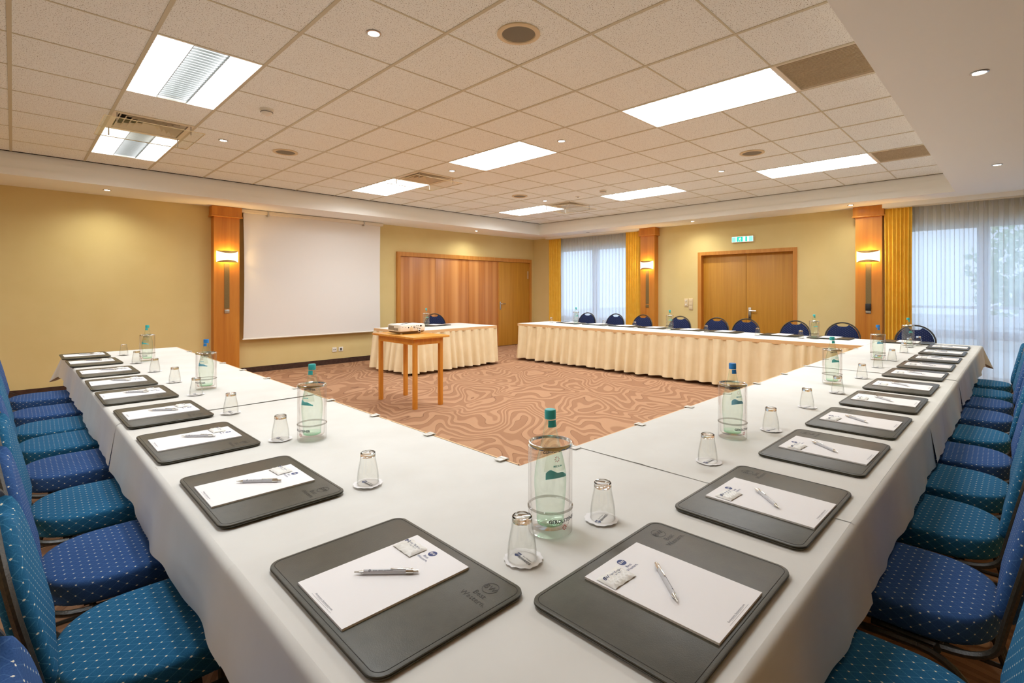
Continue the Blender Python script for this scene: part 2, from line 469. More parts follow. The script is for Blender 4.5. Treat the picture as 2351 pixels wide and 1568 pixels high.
# stepped boards on the inner faces
so.box(XB, 8.755, 8.106, 8.115, 2.735, 2.833); so.box(8.746, 8.755, YS, 8.106, 2.735, 2.833)
so.box(XB, 8.755, 8.092, 8.115, ZS, 2.733); so.box(8.732, 8.755, YS, 8.092, ZS, 2.733)
struct('trim_3', so, M['paint'], label='lowered cream plaster border around the tiled ceiling', cat='ceiling border', smooth=False)
struct('trim_4', MB().box(9.22, 9.25, -1.9, 1.5, 2.585, ZS).box(9.25, XW, 1.47, 1.5, 2.585, ZS), M['paint'], label='cream curtain pelmet over the tall balcony window', cat='pelmet', smooth=False)
struct('trim_5', MB().box(9.24, 9.27, 5.72, 8.36, 2.605, ZS).box(9.27, XW, 8.33, 8.36, 2.605, ZS), M['paint'], label='cream curtain pelmet over the window near the corner', cat='pelmet', smooth=False)

# baseboards
bb = MB().box(XB, 2.16, YW-.015, YW, 0, .09).box(2.52, 5.424, YW-.015, YW, 0, .09).box(9.32, XW, YW-.015, YW, 0, .09)
struct('baseboard_left', bb, M['base'], label='dark brown baseboard under the projection screen', cat='baseboard', smooth=False)
struct('baseboard_back', MB().box(XW-.015, XW, 1.5, 2.73, 0, .09).box(XW-.015, XW, 4.52, 5.38, 0, .09).box(XW-.015, XW, 8.2, YW, 0, .09), M['base'], label='dark brown baseboard beside the double door', cat='baseboard', smooth=False)

# ------------------------------------------------------------------ ceiling fittings
LLAB = ['square-looking recessed ceiling light with a dim middle strip, ahead of the glass-plated vent',
        'recessed ceiling light partly covered by the first glass vent plate, beside the yellow wall',
        'added unseen recessed ceiling light above the table corner', 'added unseen recessed ceiling light behind the camera, balcony side',
        'added unseen recessed ceiling light behind the camera, middle of its row', 'added unseen recessed ceiling light behind the camera, screen wall side',
        'large recessed louvered ceiling light touching the big return grille',
        'recessed louvered ceiling light in the middle of the tiled ceiling',
        'recessed ceiling light beside the vent in front of the projection screen',
        'recessed louvered ceiling light touching the small distant return grille',
        'recessed ceiling light beside the distant smoke detector, toward the double door',
        'recessed ceiling light beside the vent in the distant ceiling corner']
def make_light(blades_dense):
    t = thing('ceiling_light', '', 'ceiling light', group='recessed ceiling lights')
    w, l, e = T, 2*T, .014
    f = MB()
    for a, b, c, d in ((0, e, 0, l), (w-e, w, 0, l), (e, w-e, 0, e), (e, w-e, l-e, l)): f.box(a, b, c, d, -.004, .06)
    f.box(0, w, 0, l, .06, .07); f.build('frame', M['white'], t, smooth=False)
    d = MB(); z = .045
    for k, (a, b) in enumerate(((e, w/3), (w/3, 2*w/3), (2*w/3, w-e))):
        d.mat(M['tile_mid'] if (k == 1 and blades_dense) else M['tile_light'])
        d.add([(a, e, z), (b, e, z), (b, l-e, z), (a, l-e, z)], [(0, 3, 2, 1)])
    d.build('diffuser', None, t, smooth=False)
    lv = MB(); n = 26 if blades_dense else 12
    for k in range(1, n): y = l*k/n; lv.box(e, w-e, y-.0013, y+.0013, .006, .019)
    for k in (1, 2): lv.box(w*k/3-.002, w*k/3+.002, e, l-e, .002, .02)
    lv.build('louver', M['louver'], t, smooth=False)
    return t
lp = {True: make_light(True), False: make_light(False)}; used = set()
for k, (i, j) in enumerate(LIGHTS):
    dense = i < 0; loc = (gx(i), gy(j), ZC)
    if dense not in used: used.add(dense); o = lp[dense]; o.location = loc; o['label'] = LLAB[k]
    else: dup(lp[dense], loc, 0, LLAB[k])

def make_vent():
    t = thing('air_vent', '', 'air vent', group='ceiling air vents with glass plates')
    w = T; f = MB(); e = .05
    for a, b, c, d in ((0, e, 0, w), (w-e, w, 0, w), (e, w-e, 0, e), (e, w-e, w-e, w)): f.box(a, b, c, d, -.004, .02)
    f.build('frame', M['vane'], t, smooth=False)
    MB().box(.02, w-.02, .02, w-.02, .09, .1).box(.016, .02, .016, w-.016, .02, .1).box(w-.02, w-.016, .016, w-.016, .02, .1).box(.02, w-.02, .016, .02, .02, .1).box(.02, w-.02, w-.02, w-.016, .02, .1).build('duct_back', M['dark'], t, smooth=False)
    v = MB()
    for k in range(5):
        a = e+.012+k*.046; b = w-a; h = .035; s = .026
        o4 = [(a, a, -.002), (b, a, -.002), (b, b, -.002), (a, b, -.002)]
        i4 = [(a+s, a+s, h), (b-s, a+s, h), (b-s, b-s, h), (a+s, b-s, h)]
        th = .004
        o5 = [(x, y, z+th) for x, y, z in o4]; i5 = [(x, y, z+th) for x, y, z in i4]
        v.add(o4+i4+o5+i5, [(q, (q+1) % 4, 4+(q+1) % 4, 4+q) for q in range(4)]+[(8+q, 12+q, 12+(q+1) % 4, 8+(q+1) % 4) for q in range(4)]
              + [(q, 8+q, 8+(q+1) % 4, (q+1) % 4) for q in range(4)])
    v.build('vanes', M['vane'], t, smooth=False)
    p = MB().box(-.06, w+.06, -.06, w+.06, -.075, -.069).build('glass_plate', M['pane'], t, smooth=False)
    ed = MB(); q = .0035
    for a, b, c, d in ((-.06-q, -.06, -.06, w+.06), (w+.06, w+.06+q, -.06, w+.06), (-.06, w+.06, -.06-q, -.06), (-.06, w+.06, w+.06, w+.06+q)):
        ed.box(a, b, c, d, -.075, -.069)
    ed.build('polished_edge', M['paneedge'], p, smooth=False)
    for a in (.035, w-.035):
        for b in (.035, w-.035): MB().lathe([(.005, -.085), (.005, .0)], 10, cap0=True, cap1=True, c=(a, b, 0)).build('spacer_pin', M['steel'], t)
    return t
vl = ['square air vent with a glass plate, beside the light by the yellow wall', 'square air vent with a glass plate, in front of the projection screen',
      'square air vent with a glass plate, near the distant ceiling corner']
v0 = make_vent()
for k, (i, j) in enumerate(VENTS):
    loc = (gx(i), gy(j), ZC)
    if k == 0: v0.location = loc; v0['label'] = vl[0]
    else: dup(v0, loc, 0, vl[k])

def make_grille():
    t = thing('return_grille', '', 'ceiling grille', group='grey return air grilles')
    w = T; h = T*.8; e = .022; f = MB()
    for a, b, c, d in ((0, e, 0, w), (w-e, w, 0, w), (e, w-e, 0, e), (e, w-e, w-e, w)): f.box(a, b, c, d, -.004, .03)
    f.build('frame', M['vane'], t, smooth=False)
    MB().box(e, w-e, e, w-e, .02, .025).build('mesh_panel', M['grille'], t, smooth=False)
    s = MB()
    for k in range(1, 26): x = e+(w-2*e)*k/26; s.box(x-.003, x+.003, e, w-e, .004, .02)
    s.build('slats', M['grille'], t, smooth=False)
    return t
g0 = make_grille()
for k, (i, j) in enumerate(GRILLES):
    lb = ['large grey return air grille beside the nearest louvered light', 'small-looking grey return air grille at the distant end of the ceiling border'][k]
    if k == 0: g0.location = (gx(i), gy(j), ZC); g0['label'] = 'grey return air grille closest to the camera, touching the big louvered light'.replace('closest to the camera, ', '')
    else: dup(g0, (gx(i), gy(j), ZC), 0, lb)

sp = thing('ceiling_speaker', '', 'speaker', group='round ceiling speakers')
MB().lathe([(.13, .0), (.132, -.008), (.118, -.012), (.104, -.011), (.1, -.004)], 40).build('rim', M['cream'], sp)
MB().lathe([(.102, -.005), (.06, -.009), (.001, -.01)], 40).build('mesh_cover', M['spk'], sp)
for k, (i, j, lb) in enumerate([(-.5, .5, 'large round ceiling speaker above the corner of the table'), (-.5, 6.5, 'round ceiling speaker between the smoke detector and the projection screen'),
                                (5.5, .5, 'round ceiling speaker between the two lights by the balcony border'), (5.5, 6.5, 'round ceiling speaker in front of the distant corner vent')]):
    if k == 0: sp.location = (gx(i), gy(j), ZC); sp['label'] = lb
    else: dup(sp, (gx(i), gy(j), ZC), 0, lb)

def make_dl(on):
    t = thing('downlight', '', 'downlight', group='round recessed downlights')
    MB().lathe([(.042, .0), (.045, -.004), (.034, -.007), (.031, .002)], 28).build('trim_ring', M['steel'], t)
    MB().lathe([(.0325, -.002), (.001, -.0025)], 28).build('lamp', M['spot_on'] if on else M['spot_off'], t)
    return t
dl0, dl1 = make_dl(True), make_dl(False)
DL = [(gx(-1.5), gy(1.5), ZC, 'bright downlight beside the big round speaker'), (gx(-1.5), gy(6.5), ZC, 'bright downlight beside the first glass vent plate'),
      (gx(2.5), gy(2.5), ZC, 'downlight beside the middle ceiling light'), (gx(2.5), gy(5.5), ZC, 'downlight next to the vent before the projection screen'),
      (gx(6.5), gy(1.5), ZC, 'downlight between the far louvered lights'), (gx(6.5), gy(6.5), ZC, 'downlight next to the distant corner vent'),
      (.86, 8.44, ZS, 'downlight in the border over the bare yellow wall'), (4.06, .18, ZS, 'large-looking downlight in the wide border over the chairs'),
      (7.17, .18, ZS, 'downlight at the far end of the wide border, toward the tall window'), (7.13, 8.49, ZS, 'downlight in the border over the folding partition'),
      (9.0, 4.41, ZS, 'downlight in the border beside the green exit sign'), (9.0, 1.86, ZS, 'downlight in the border beside the wood pillar by the tall window')]
for k, (x, y, z, lb) in enumerate(DL):
    if k == 0: dl0.location = (x, y, z); dl0['label'] = lb
    else: dup(dl0, (x, y, z), 0, lb)
    li = bpy.data.lights.new('downlight_beam', 'SPOT'); li.energy = (7 if 9 <= x and y < 2 else 15) if z < ZC else 9; li.spot_size = math.radians(150); li.spot_blend = 1.; li.shadow_soft_size = .03
    li.color = (1, 1, .82)
    lo = bpy.data.objects.new('downlight_beam', li); C.objects.link(lo); lo.location = (x, y, z-.012)
dl1.location = (9.05, 6.91, ZS); dl1['label'] = 'unlit grey downlight in the border over the window near the corner'

sd = thing('smoke_detector', 'white smoke detector between the first light and the middle of the ceiling', 'smoke detector', (gx(-1.5), gy(4.45), ZC), 0, 'smoke detectors')
MB().lathe([(.056, 0), (.056, -.012), (.046, -.02)], 32).build('base', M['white'], sd)
MB().lathe([(.046, -.02), (.05, -.024), (.05, -.03), (.036, -.034), (.036, -.038)], 32).build('slotted_ring', M['black'], sd)
hd = MB()
for z0, z1, r0, r1 in ((-.022, -.027, .051, .051), (-.031, -.046, .047, .034), (-.046, -.058, .034, .008)):
    hd.lathe([(r0-.006, z0), (r0, z0), (r1, z1), (r1-.006, z1)], 32)
hd.lathe([(.012, -.057), (.001, -.058)], 16)
hd.build('head', M['white'], sd)
dup(sd, (gx(6.44), gy(4.48), ZC), .6, 'small cream smoke detector beside the distant louvered light')
ms = thing('motion_sensor', 'tiny round white sensor on the ceiling above the distant vent', 'sensor', (gx(6.64), gy(5.44), ZC))
MB().lathe([(.04, 0), (.04, -.006), (.03, -.014), (.001, -.016)], 24).build('housing', M['white'], ms)
MB().lathe([(.012, -.0145), (.01, -.019), (.001, -.02)], 12, c=(-.008, -.008, 0)).build('lens', M['black'], ms)

# ------------------------------------------------------------------ wood pillars and sconces
def pillar(name, x, y, w, dep, rz, label, bracket):
    t = thing(name, label, 'pillar', (x, y, 0), rz, kind='structure')      # front face looks along local -y
    MB().box(-w/2, w/2, -dep, 0, 0.0, ZS).build('shaft', M['wood'], t, smooth=False)
    MB().rbox(-w/2-.03, w/2+.03, -dep-.03, 0, ZS-.15, ZS-.002, .004).build('capital', M['wood'], t).location = (0, 0, 0)
    MB().rbox(-w/2-.04, w/2+.04, -dep-.04, 0, ZS-.165, ZS-.148, .003).build('capital_rim', M['frame'], t)
    MB().box(-.036, .036, -dep-.004, -dep, 1.06, 1.76).build('inlay_strip', M['slot'], t, smooth=False)
    b = MB().rbox(-.034, .034, -dep-.012, -dep, .985, 1.045, .003)
    b.build('end_bracket', M['steel'] if bracket else M['slot'], t)
    if bracket == 2: MB().rbox(-.036, .036, -dep-.03, -dep-.004, 1.03, 1.14, .004).build('black_box', M['black'], t)
    return t
pillar('trim_6', 2.343, YW, .355, .155, 0, 'wood clad pillar beside the projection screen', 1)
pillar('trim_7', XW, 5.55, .33, .155, -PI/2, 'wood clad pillar beside the window near the corner', 0)
pillar('trim_8', XW, 1.685, .345, .155, -PI/2, 'wood clad pillar beside the tall balcony window', 2)

def make_sconce():
    t = thing('wall_sconce', '', 'wall lamp', group='glowing sconces on the wood pillars')
    R = .19; hw = .15
    a0 = math.asin(hw/R)
    def cur(u): a = -a0+2*a0*u; return R*sin(a), -(R*cos(a)-R*cos(a0))-.025
    def strip(z0f, z1f, off=0., n=24):
        m = MB(); vs = []
        for k in range(n+1):
            u = k/n; x, y = cur(u); vs += [(x, y-off, z0f(u)), (x, y-off, z1f(u))]
        m.add(vs, [(2*k, 2*k+2, 2*k+3, 2*k+1) for k in range(n)]); return m
    bow = lambda u: .062*(1-(2*u-1)**2)
    strip(lambda u: -.085+bow(u)*.55, lambda u: .085-bow(u)*.55).build('glass_shade', M['shade'], t)
    strip(lambda u: .088-bow(u)*.6, lambda u: .088, .003).build('brass_band', M['brass'], t)
    strip(lambda u: -.088, lambda u: -.088+bow(u)*.6, .003).build('brass_band', M['brass'], t)
    MB().box(-.05, .05, -.012, 0, -.06, .06).build('back_plate', M['brass'], t, smooth=False)
    for sx in (-1, 1):
        for sz in (-1, 1): MB().lathe([(.006, 0), (.006, .02)], 8, cap1=True).build('screw', M['brass'], t).matrix_local = Matrix.Translation((sx*.138, -.012, sz*.066)) @ Matrix.Rotation(PI/2, 4, 'X')
    return t
s0 = make_sconce()
SC = [(2.343, YW-.155, 0, 'glowing brass sconce on the pillar by the projection screen'), (XW-.155, 5.55, -PI/2, 'glowing brass sconce on the pillar by the window near the corner'),
      (XW-.155, 1.685, -PI/2, 'glowing brass sconce on the pillar by the tall window')]
for k, (x, y, rz, lb) in enumerate(SC):
    if k == 0: s0.location = (x, y, 1.868); s0['label'] = lb
    else: dup(s0, (x, y, 1.868), rz, lb)
    li = bpy.data.lights.new('sconce_bulb', 'POINT'); li.energy = 5.; li.shadow_soft_size = .02; li.color = (1, .62, .22)
    lo = bpy.data.objects.new('sconce_bulb', li); C.objects.link(lo)
    d = (0, -.05) if rz == 0 else (-.05, 0)
    lo.location = (x+d[0], y+d[1], 1.868)

# ------------------------------------------------------------------ projection screen
ps = thing('projection_screen', 'large white pull-down projection screen on the yellow wall', 'projection screen', (3.80, YW, 0))
def scr(u, v):
    z = .56+v*(2.585-.56); pinch = .012*sin(PI*v)
    return (-1.21+pinch+u*(2.42-2*pinch), -.11-.006*sin(PI*v), z)
MB().grid(scr, 20, 12).build('fabric', M['screen'], ps)
MB().lathe([(.012, -1.225), (.012, 1.225)], 12, cap0=True, cap1=True).build('bottom_bar', M['white'], ps).matrix_local = Matrix.Translation((0, -.11, .56)) @ Matrix.Rotation(PI/2, 4, 'Y')
MB().rbox(-1.25, 1.25, -.16, -.04, 2.585, 2.64, .008).build('roller_case', M['vane'], ps)
for x in (-.85, .85): MB().box(x-.012, x+.012, -.165, -.001, 2.56, 2.646).build('case_bracket', M['steel'], ps, smooth=False)

# sockets and cable on the screen wall
for x, lb, d in ((4.14, 'white double wall socket under the screen, on the pillar side', 2), (4.262, 'white data socket under the screen with a dark insert', 1)):
    t = thing('wall_socket', lb, 'socket', (x, YW, .26), 0, 'sockets under the screen')
    MB().rbox(-.042, .042, -.012, 0, -.042, .042, .004).build('cover_plate', M['white'], t)
    q = MB()
    if d == 2:
        for s in (-1, 1): q.lathe([(.007, 0), (.007, .003)], 10, cap1=True, c=(s*.014, 0, .012))
    else: q.box(-.012, .012, -.022, .022, .0115, .016)
    q.build('insert', M['black'], t).rotation_euler = (PI/2, 0, 0)
tag(MB().tube([(-.26, 8.9, .05), (-.2, 8.88, .1), (-.1, 8.87, .11), (0, 8.88, .07), (.08, 8.9, .01), (.3, 8.85, .01)], .005).build('power_cable', M['cable']),
    'thin dark cable looping off the floor by the bare yellow wall', 'cable')

# ------------------------------------------------------------------ folding partition and doors
d1 = thing('door_1', 'wide wood folding partition with a single door leaf', 'folding partition', (0, YW, 0), kind='structure')
fr = MB()
x0, x1, zt = 5.424, 9.32, 2.125
fr.box(x0, x0+.075, -.05, 0, 0, zt).box(x1-.06, x1, -.05, 0, 0, zt).box(x0+.075, x1-.06, -.05, 0, zt-.085, zt)
fr.build('frame', M['frame'], d1, smooth=False)
xs = [5.5, 6.37, 7.285, 8.185]
for a, b in zip(xs, xs[1:]): MB().rbox(a+.002, b-.002, -.02, .0, .01, 2.035, .002).build('folding_panel', M['cherry'], d1)
MB().rbox(8.195, 9.255, -.026, .0, .01, 2.035, .002).build('leaf', M['doorwood'], d1)
MB().box(8.186, 8.2, -.034, 0, .01, 2.035).build('meeting_strip', M['frame'], d1, smooth=False)
hn = MB(); hn.rbox(8.235, 8.27, -.034, -.026, .88, 1.07, .002)
hn.tube([(8.252, -.03, 1.02), (8.252, -.075, 1.02), (8.262, -.082, 1.02), (8.38, -.082, 1.02)], .009)
hn.build('handle', M['steel'], d1)
MB().lathe([(.008, 1.64), (.008, 1.83)], 10, cap0=True, cap1=True, c=(9.2, -.034, 0)).build('hinge', M['white'], d1)

d2 = thing('door_2', 'wood double door under the green exit sign', 'double door', (XW, 0, 0), kind='structure')
fr = MB()
fr.box(-.02, .1, 4.445, 4.515, 0, 2.086).box(-.02, .1, 2.738, 2.80, 0, 2.086).box(-.02, .1, 2.80, 4.445, 2.022, 2.086)
fr.build('frame', M['frame'], d2, smooth=False)
for a, b in ((2.80, 3.622), (3.628, 4.445)): MB().rbox(.085, .13, a, b, .01, 2.022, .002).build('leaf', M['doorwood'], d2)
hn = MB(); hn.rbox(.076, .085, 3.535, 3.585, .80, 1.03, .002)
hn.tube([(.08, 3.56, .97), (.035, 3.56, .97), (.027, 3.55, .97), (.027, 3.43, .97)], .01)
hn.build('handle', M['steel'], d2)
MB().box(.074, .077, 3.554, 3.566, .835, .86).build('keyhole', M['black'], d2, smooth=False)

ex = thing('exit_sign', 'green and white illuminated escape sign above the double door', 'exit sign', (XW, 3.64, 2.283))
MB().rbox(-.06, 0, -.197, .197, -.055, .055, .004).build('housing', M['white'], ex)
fx = -.0615
MB().box(fx, -.06, -.19, .19, -.048, .048).build('lit_face', M['exit_white'], ex, smooth=False)
gm = MB()
gm.mat(M['exit_pale']); gm.box(fx-.001, fx, .12, .186, -.044, .044); gm.box(fx-.001, fx, -.186, -.12, -.044, .044)
gm.mat(M['exit_green']); gm.box(fx-.001, fx, -.008, .098, -.044, .044); gm.box(fx-.001, fx, -.085, -.055, -.044, .044)
gm.build('green_panels', None, ex, smooth=False)
mm = MB()
P = lambda a, b: (fx-.002, .045-a, b)
mm.disc(lambda a, b: P(a+.008, b+.028), .008, 14)
for q in ([(-.006, .018), (.012, .02), (.006, -.008), (-.008, -.006)], [(-.008, -.004), (.0, -.006), (-.018, -.038), (-.026, -.034)], [(.0, -.006), (.008, -.006), (.024, -.016), (.014, -.038), (.008, -.036), (.014, -.018)],
          [(-.006, .018), (-.026, .006), (-.022, .0), (-.004, .01)], [(.01, .018), (.03, .004), (.026, -.001), (.008, .01)]):
    mm.add([P(a, b) for a, b in q], [tuple(range(len(q)))])
mm.build('running_figure', M['exit_white'], ex, smooth=False)

t = thing('light_switch', 'cream plate with two rotary dimmers beside the double door', 'light switch', (XW, 4.76, 1.10), 0, 'wall controls beside the double door')
MB().rbox(-.014, 0, -.04, .04, -.082, .082, .004).build('cover_plate', M['cream'], t)
for z in (-.038, .038): MB().lathe([(.016, 0), (.014, .016)], 16, cap1=True).build('knob', M['white'], t).matrix_local = Matrix.Translation((-.013, 0, z)) @ Matrix.Rotation(-PI/2, 4, 'Y')
t = thing('light_switch', 'taller cream switch panel beside the rotary dimmers', 'light switch', (XW, 4.664, 1.072), 0, 'wall controls beside the double door')
MB().rbox(-.014, 0, -.042, .042, -.115, .115, .004).build('cover_plate', M['cream'], t)
for z in (-.07, 0, .07): MB().rbox(-.019, -.012, -.03, .03, z-.03, z+.03, .003).build('rocker', M['cream'], t)

# ------------------------------------------------------------------ windows, curtains, outside
def window(name, lab, y0, y1, z0, z1, mull, trans):
    t = thing(name, lab, 'window', (XW+.14, 0, 0), kind='structure')
    f = MB(); e = .075
    f.box(-.03, .05, y0, y0+e, z0, z1).box(-.03, .05, y1-e, y1, z0, z1).box(-.03, .05, y0+e, y1-e, z0, z0+e).box(-.03, .05, y0+e, y1-e, z1-e, z1)
    for m in mull: f.box(-.035, .055, m-.07, m+.07, z0+e, z1-e)
    for q in trans: f.box(-.033, .053, y0+e, y1-e, q-.06, q+.06)
    f.build('frame', M['frame_pvc'], t, smooth=False)
    MB().box(.005, .012, y0+e, y1-e, z0+e, z1-e).build('pane', M['glass'], t, smooth=False)
window('window_1', 'white framed window behind net curtains near the corner', *W1, (7.1,), (.66,))
window('window_2', 'tall white framed balcony window behind net curtains', *W3, (.38, -.75), (.71,))

def drape(name, y0, y1, z0, z1, x, npl, amp, mat, label, cat, group, seed, taper=0., header=None):
    rnd = random.Random(seed)
    ph = [rnd.uniform(-.5, .5) for _ in range(npl+2)]; am = [rnd.uniform(.6, 1.2) for _ in range(npl+2)]
    def f(u, v):
        k = u*npl; i = int(k); w = k-i
        p = ph[i]*(1-w)+ph[min(i+1, npl+1)]*w; a = am[i]*(1-w)+am[min(i+1, npl+1)]*w
        loose = .55+.45*min(1, (1-v)*1.8)
        s = sin(2*PI*k+p*1.8*(1-v))
        yy = y0+(y1-y0)*u
        c = (y0+y1)/2; yy = c+(yy-c)*(1-taper*sin(PI*min(1, v*1.0))*.5)
        return (x+amp*a*loose*s+.004*sin(7*v+5*u), yy+amp*.35*sin(4*PI*k+p), z0+(z1-z0)*v)
    t = thing(name, label, cat, group=group)
    MB().grid(f, npl*10, 14).build('panel', mat, t, angle=180)
    return t
def rail(t, x, y0, y1, z): MB().rbox(x-.02, x+.02, y0, y1, z, z+.03, .004).build('rail', M['white'], t)
def heading(t, y0, y1, x, z, n, mat):
    for k in range(n):
        y = y0+(y1-y0)*(k+.5)/n
        MB().tube([(x, y-.008, z-.12), (x-.012, y, z-.06), (x-.004, y, z)], .008, 6).build('pleat_tab', mat, t)
cg = 'ochre side curtains'
for args in (('curtain', 7.95, 8.33, .02, 2.6, 9.34, 7, .026, M['curtain'], 'ochre curtain between the corner and the small window', 'curtain', cg, 1),
             ('curtain', 5.72, 6.1, .02, 2.6, 9.34, 7, .026, M['curtain'], 'ochre curtain between the small window and the wood pillar', 'curtain', cg, 2),
             ('curtain', 1.15, 1.485, .02, 2.58, 9.32, 7, .03, M['curtain'], 'ochre curtain between the wood pillar and the tall window', 'curtain', cg, 3, .06)):
    o = drape(*args); rail(o, args[5], args[1], args[2], args[4]-.002)
sg = 'sheer white net curtains'
for args, n in ((('net_curtain', 6.05, 8.0, .02, 2.6, 9.40, 22, .028, M['sheer'], 'sheer white net curtain over the window near the corner', 'net curtain', sg, 4), 26),
                (('net_curtain', -1.8, 1.2, .02, 2.58, 9.39, 30, .034, M['sheer'], 'sheer white net curtain over the tall balcony window', 'net curtain', sg, 5), 34)):
    o = drape(*args); rail(o, args[5], args[1], args[2], args[4]-.002)
    heading(o, args[1], args[2], args[5], args[4], n, M['sheer'])

tag(MB().box(XW+.25, 40, -25, 25, -.3, -.12).build('terrace_ground', M['terrace'], smooth=False), 'pale terrace slabs outside the windows', 'terrace', kind='structure')
rl = thing('balcony_railing', 'white balcony railing outside the tall window', 'railing', (12.6, 0, -.12))
for z in (.35, .75, 1.12): MB().box(-.03, .03, -6, 4, z, z+.05).build('rail', M['frame_pvc'], rl, smooth=False)
for y in (-6, -4, -2, 0, 2, 4): MB().box(-.03, .03, y-.03, y+.03, 0, 1.15).build('post', M['frame_pvc'], rl, smooth=False)
def tree(x, y, r, h, lab, seed):
    rnd = random.Random(seed); t = thing('garden_tree', lab, 'tree', (x, y, -.12), 0, 'trees outside the windows')
    MB().lathe([(.18, 0), (.12, h*.6), (.06, h)], 10, cap1=True).build('trunk', M['bark'], t)
    bm = MB()
    for k in range(900):
        a = rnd.uniform(0, 2*PI); b = math.acos(rnd.uniform(-1, 1)); q = r*rnd.uniform(.5, 1)
        c = Vector((q*sin(b)*cos(a), q*sin(b)*sin(a), h+q*cos(b)*1.15)); s = rnd.uniform(.09, .18)
        u = Vector((rnd.gauss(0, 1), rnd.gauss(0, 1), rnd.gauss(0, 1))).normalized(); w = u.orthogonal().normalized()
        vs = [c+u*s, c+w*s*.6+u.cross(w)*.06, c-u*s, c-w*s*.6-u.cross(w)*.06]
        bm.add(vs, [(0, 1, 2), (0, 2, 3)])
    bm.build('crown', M['foliage'], t, smooth=False)
tree(23, -.1, 1.5, 2.1, 'green tree blurred by the net curtain, toward the frame edge', 3)
tree(19, -4.2, 1.6, 2.6, 'green tree outside beyond the end of the balcony', 4)

# ------------------------------------------------------------------ tables, cloths, skirts
def folding_table(label, x0, x1, y0, y1, name='folding_table'):
    t = thing(name, label, 'table', ((x0+x1)/2, (y0+y1)/2, 0), 0, 'folding tables under the cloths')
    a, b = (x1-x0)/2-.02, (y1-y0)/2-.02
    MB().rbox(-a, a, -b, b, ZT-.03, ZT-.006, .004).build('table_top', M['doorwood'], t)
    for sx in (-1, 1):
        for sy in (-1, 1): MB().tube([(sx*(a-.12), sy*(b-.12), 0), (sx*(a-.12), sy*(b-.12), ZT-.03)], .02, 10).build('leg', M['black'], t)
    return t

def cloth(label, x0, x1, y0, y1, path, drop, z, seed, lift=None):
    """white cloth: flat top with faint creases; path = open polyline of hanging edges [(x,y),...]"""
    rnd = random.Random(seed); t = MB()
    r = .018
    px = [p[0] for p in path] if path else []
    fold = [rnd.uniform(.3, .7) for _ in range(2)]
    def h(x, y):
        w = .0010*sin(3.1*x+1.7*seed)*sin(2.3*y+seed)
        for k, c in enumerate(fold):      # pressed fold lines
            q = (x-x0)/(x1-x0)-c if k == 0 else (y-y0)/(y1-y0)-c
            span = (x1-x0) if k == 0 else (y1-y0)
            w += .0016*math.exp(-(q*span/.006)**2)
        if lift:
            ax, val, amt = lift
            q = (x if ax == 'x' else y)-val
            w += amt*math.exp(-(q/.02)**2)*(.4+.6*abs(sin(6*(y if ax == 'x' else x)+seed)))
        return z+w
    nx, ny = max(6, int((x1-x0)/.03)), max(6, int((y1-y0)/.03))
    hang = set()
    hx = lambda x: x
    t.grid(lambda u, v: (x0+(x1-x0)*u, y0+(y1-y0)*v, h(x0+(x1-x0)*u, y0+(y1-y0)*v)), nx, ny)
    if path:
        # resample the hanging edge with outward normals (outside is to the left of travel)
        S_ = []
        P = [Vector((a, b, 0)) for a, b in path]
        for i in range(len(P)-1):
            d = (P[i+1]-P[i]); ln = d.length; d.normalize(); n = Vector((-d.y, d.x, 0)); k = int(ln/.016)
            for q in range(k+1): S_.append((P[i]+d*(ln*q/k), n, 0.))
            if i < len(P)-2:
                d2 = (P[i+2]-P[i+1]).normalized(); n2 = Vector((-d2.y, d2.x, 0))
                for q in range(1, 14):
                    w = q/14; a = n.angle(n2)*w
                    S_.append((P[i+1].copy(), (n*(1-w)+n2*w).normalized(), sin(PI*w)))
        tot = len(S_); waves = [(rnd.uniform(5, 9), rnd.uniform(0, 6), .5), (rnd.uniform(14, 22), rnd.uniform(0, 6), .3), (rnd.uniform(30, 40), rnd.uniform(0, 6), .14)]
        acc = 0; prof = []; rows = 12
        for i, (p, n, cn) in enumerate(S_):
            if i: acc += (p-S_[i-1][0]).length
            wv = sum(a*sin(f*acc+q) for f, q, a in waves)
            D = drop*(1+.05*sin(5*acc+seed))+cn*.06
            for j in range(rows+1):
                v = j/rows
                if v <= .25:
                    an = v/.25*PI/2; o = r*sin(an); zz = z-r*(1-cos(an))
                else:
                    w = (v-.25)/.75; o = r+w*(.022+.013*wv+cn*.09); zz = z-r-w*(D-r)
                q = p+n*o; prof.append((q.x, q.y, zz))
        k = rows+1
        t.add(prof, [(i*k+j, (i+1)*k+j, (i+1)*k+j+1, i*k+j+1) for i in range(tot-1) for j in range(rows)])
    o = t.build('tablecloth', M['cloth'], angle=180)
    return tag(o, label, 'tablecloth', 'white tablecloths')

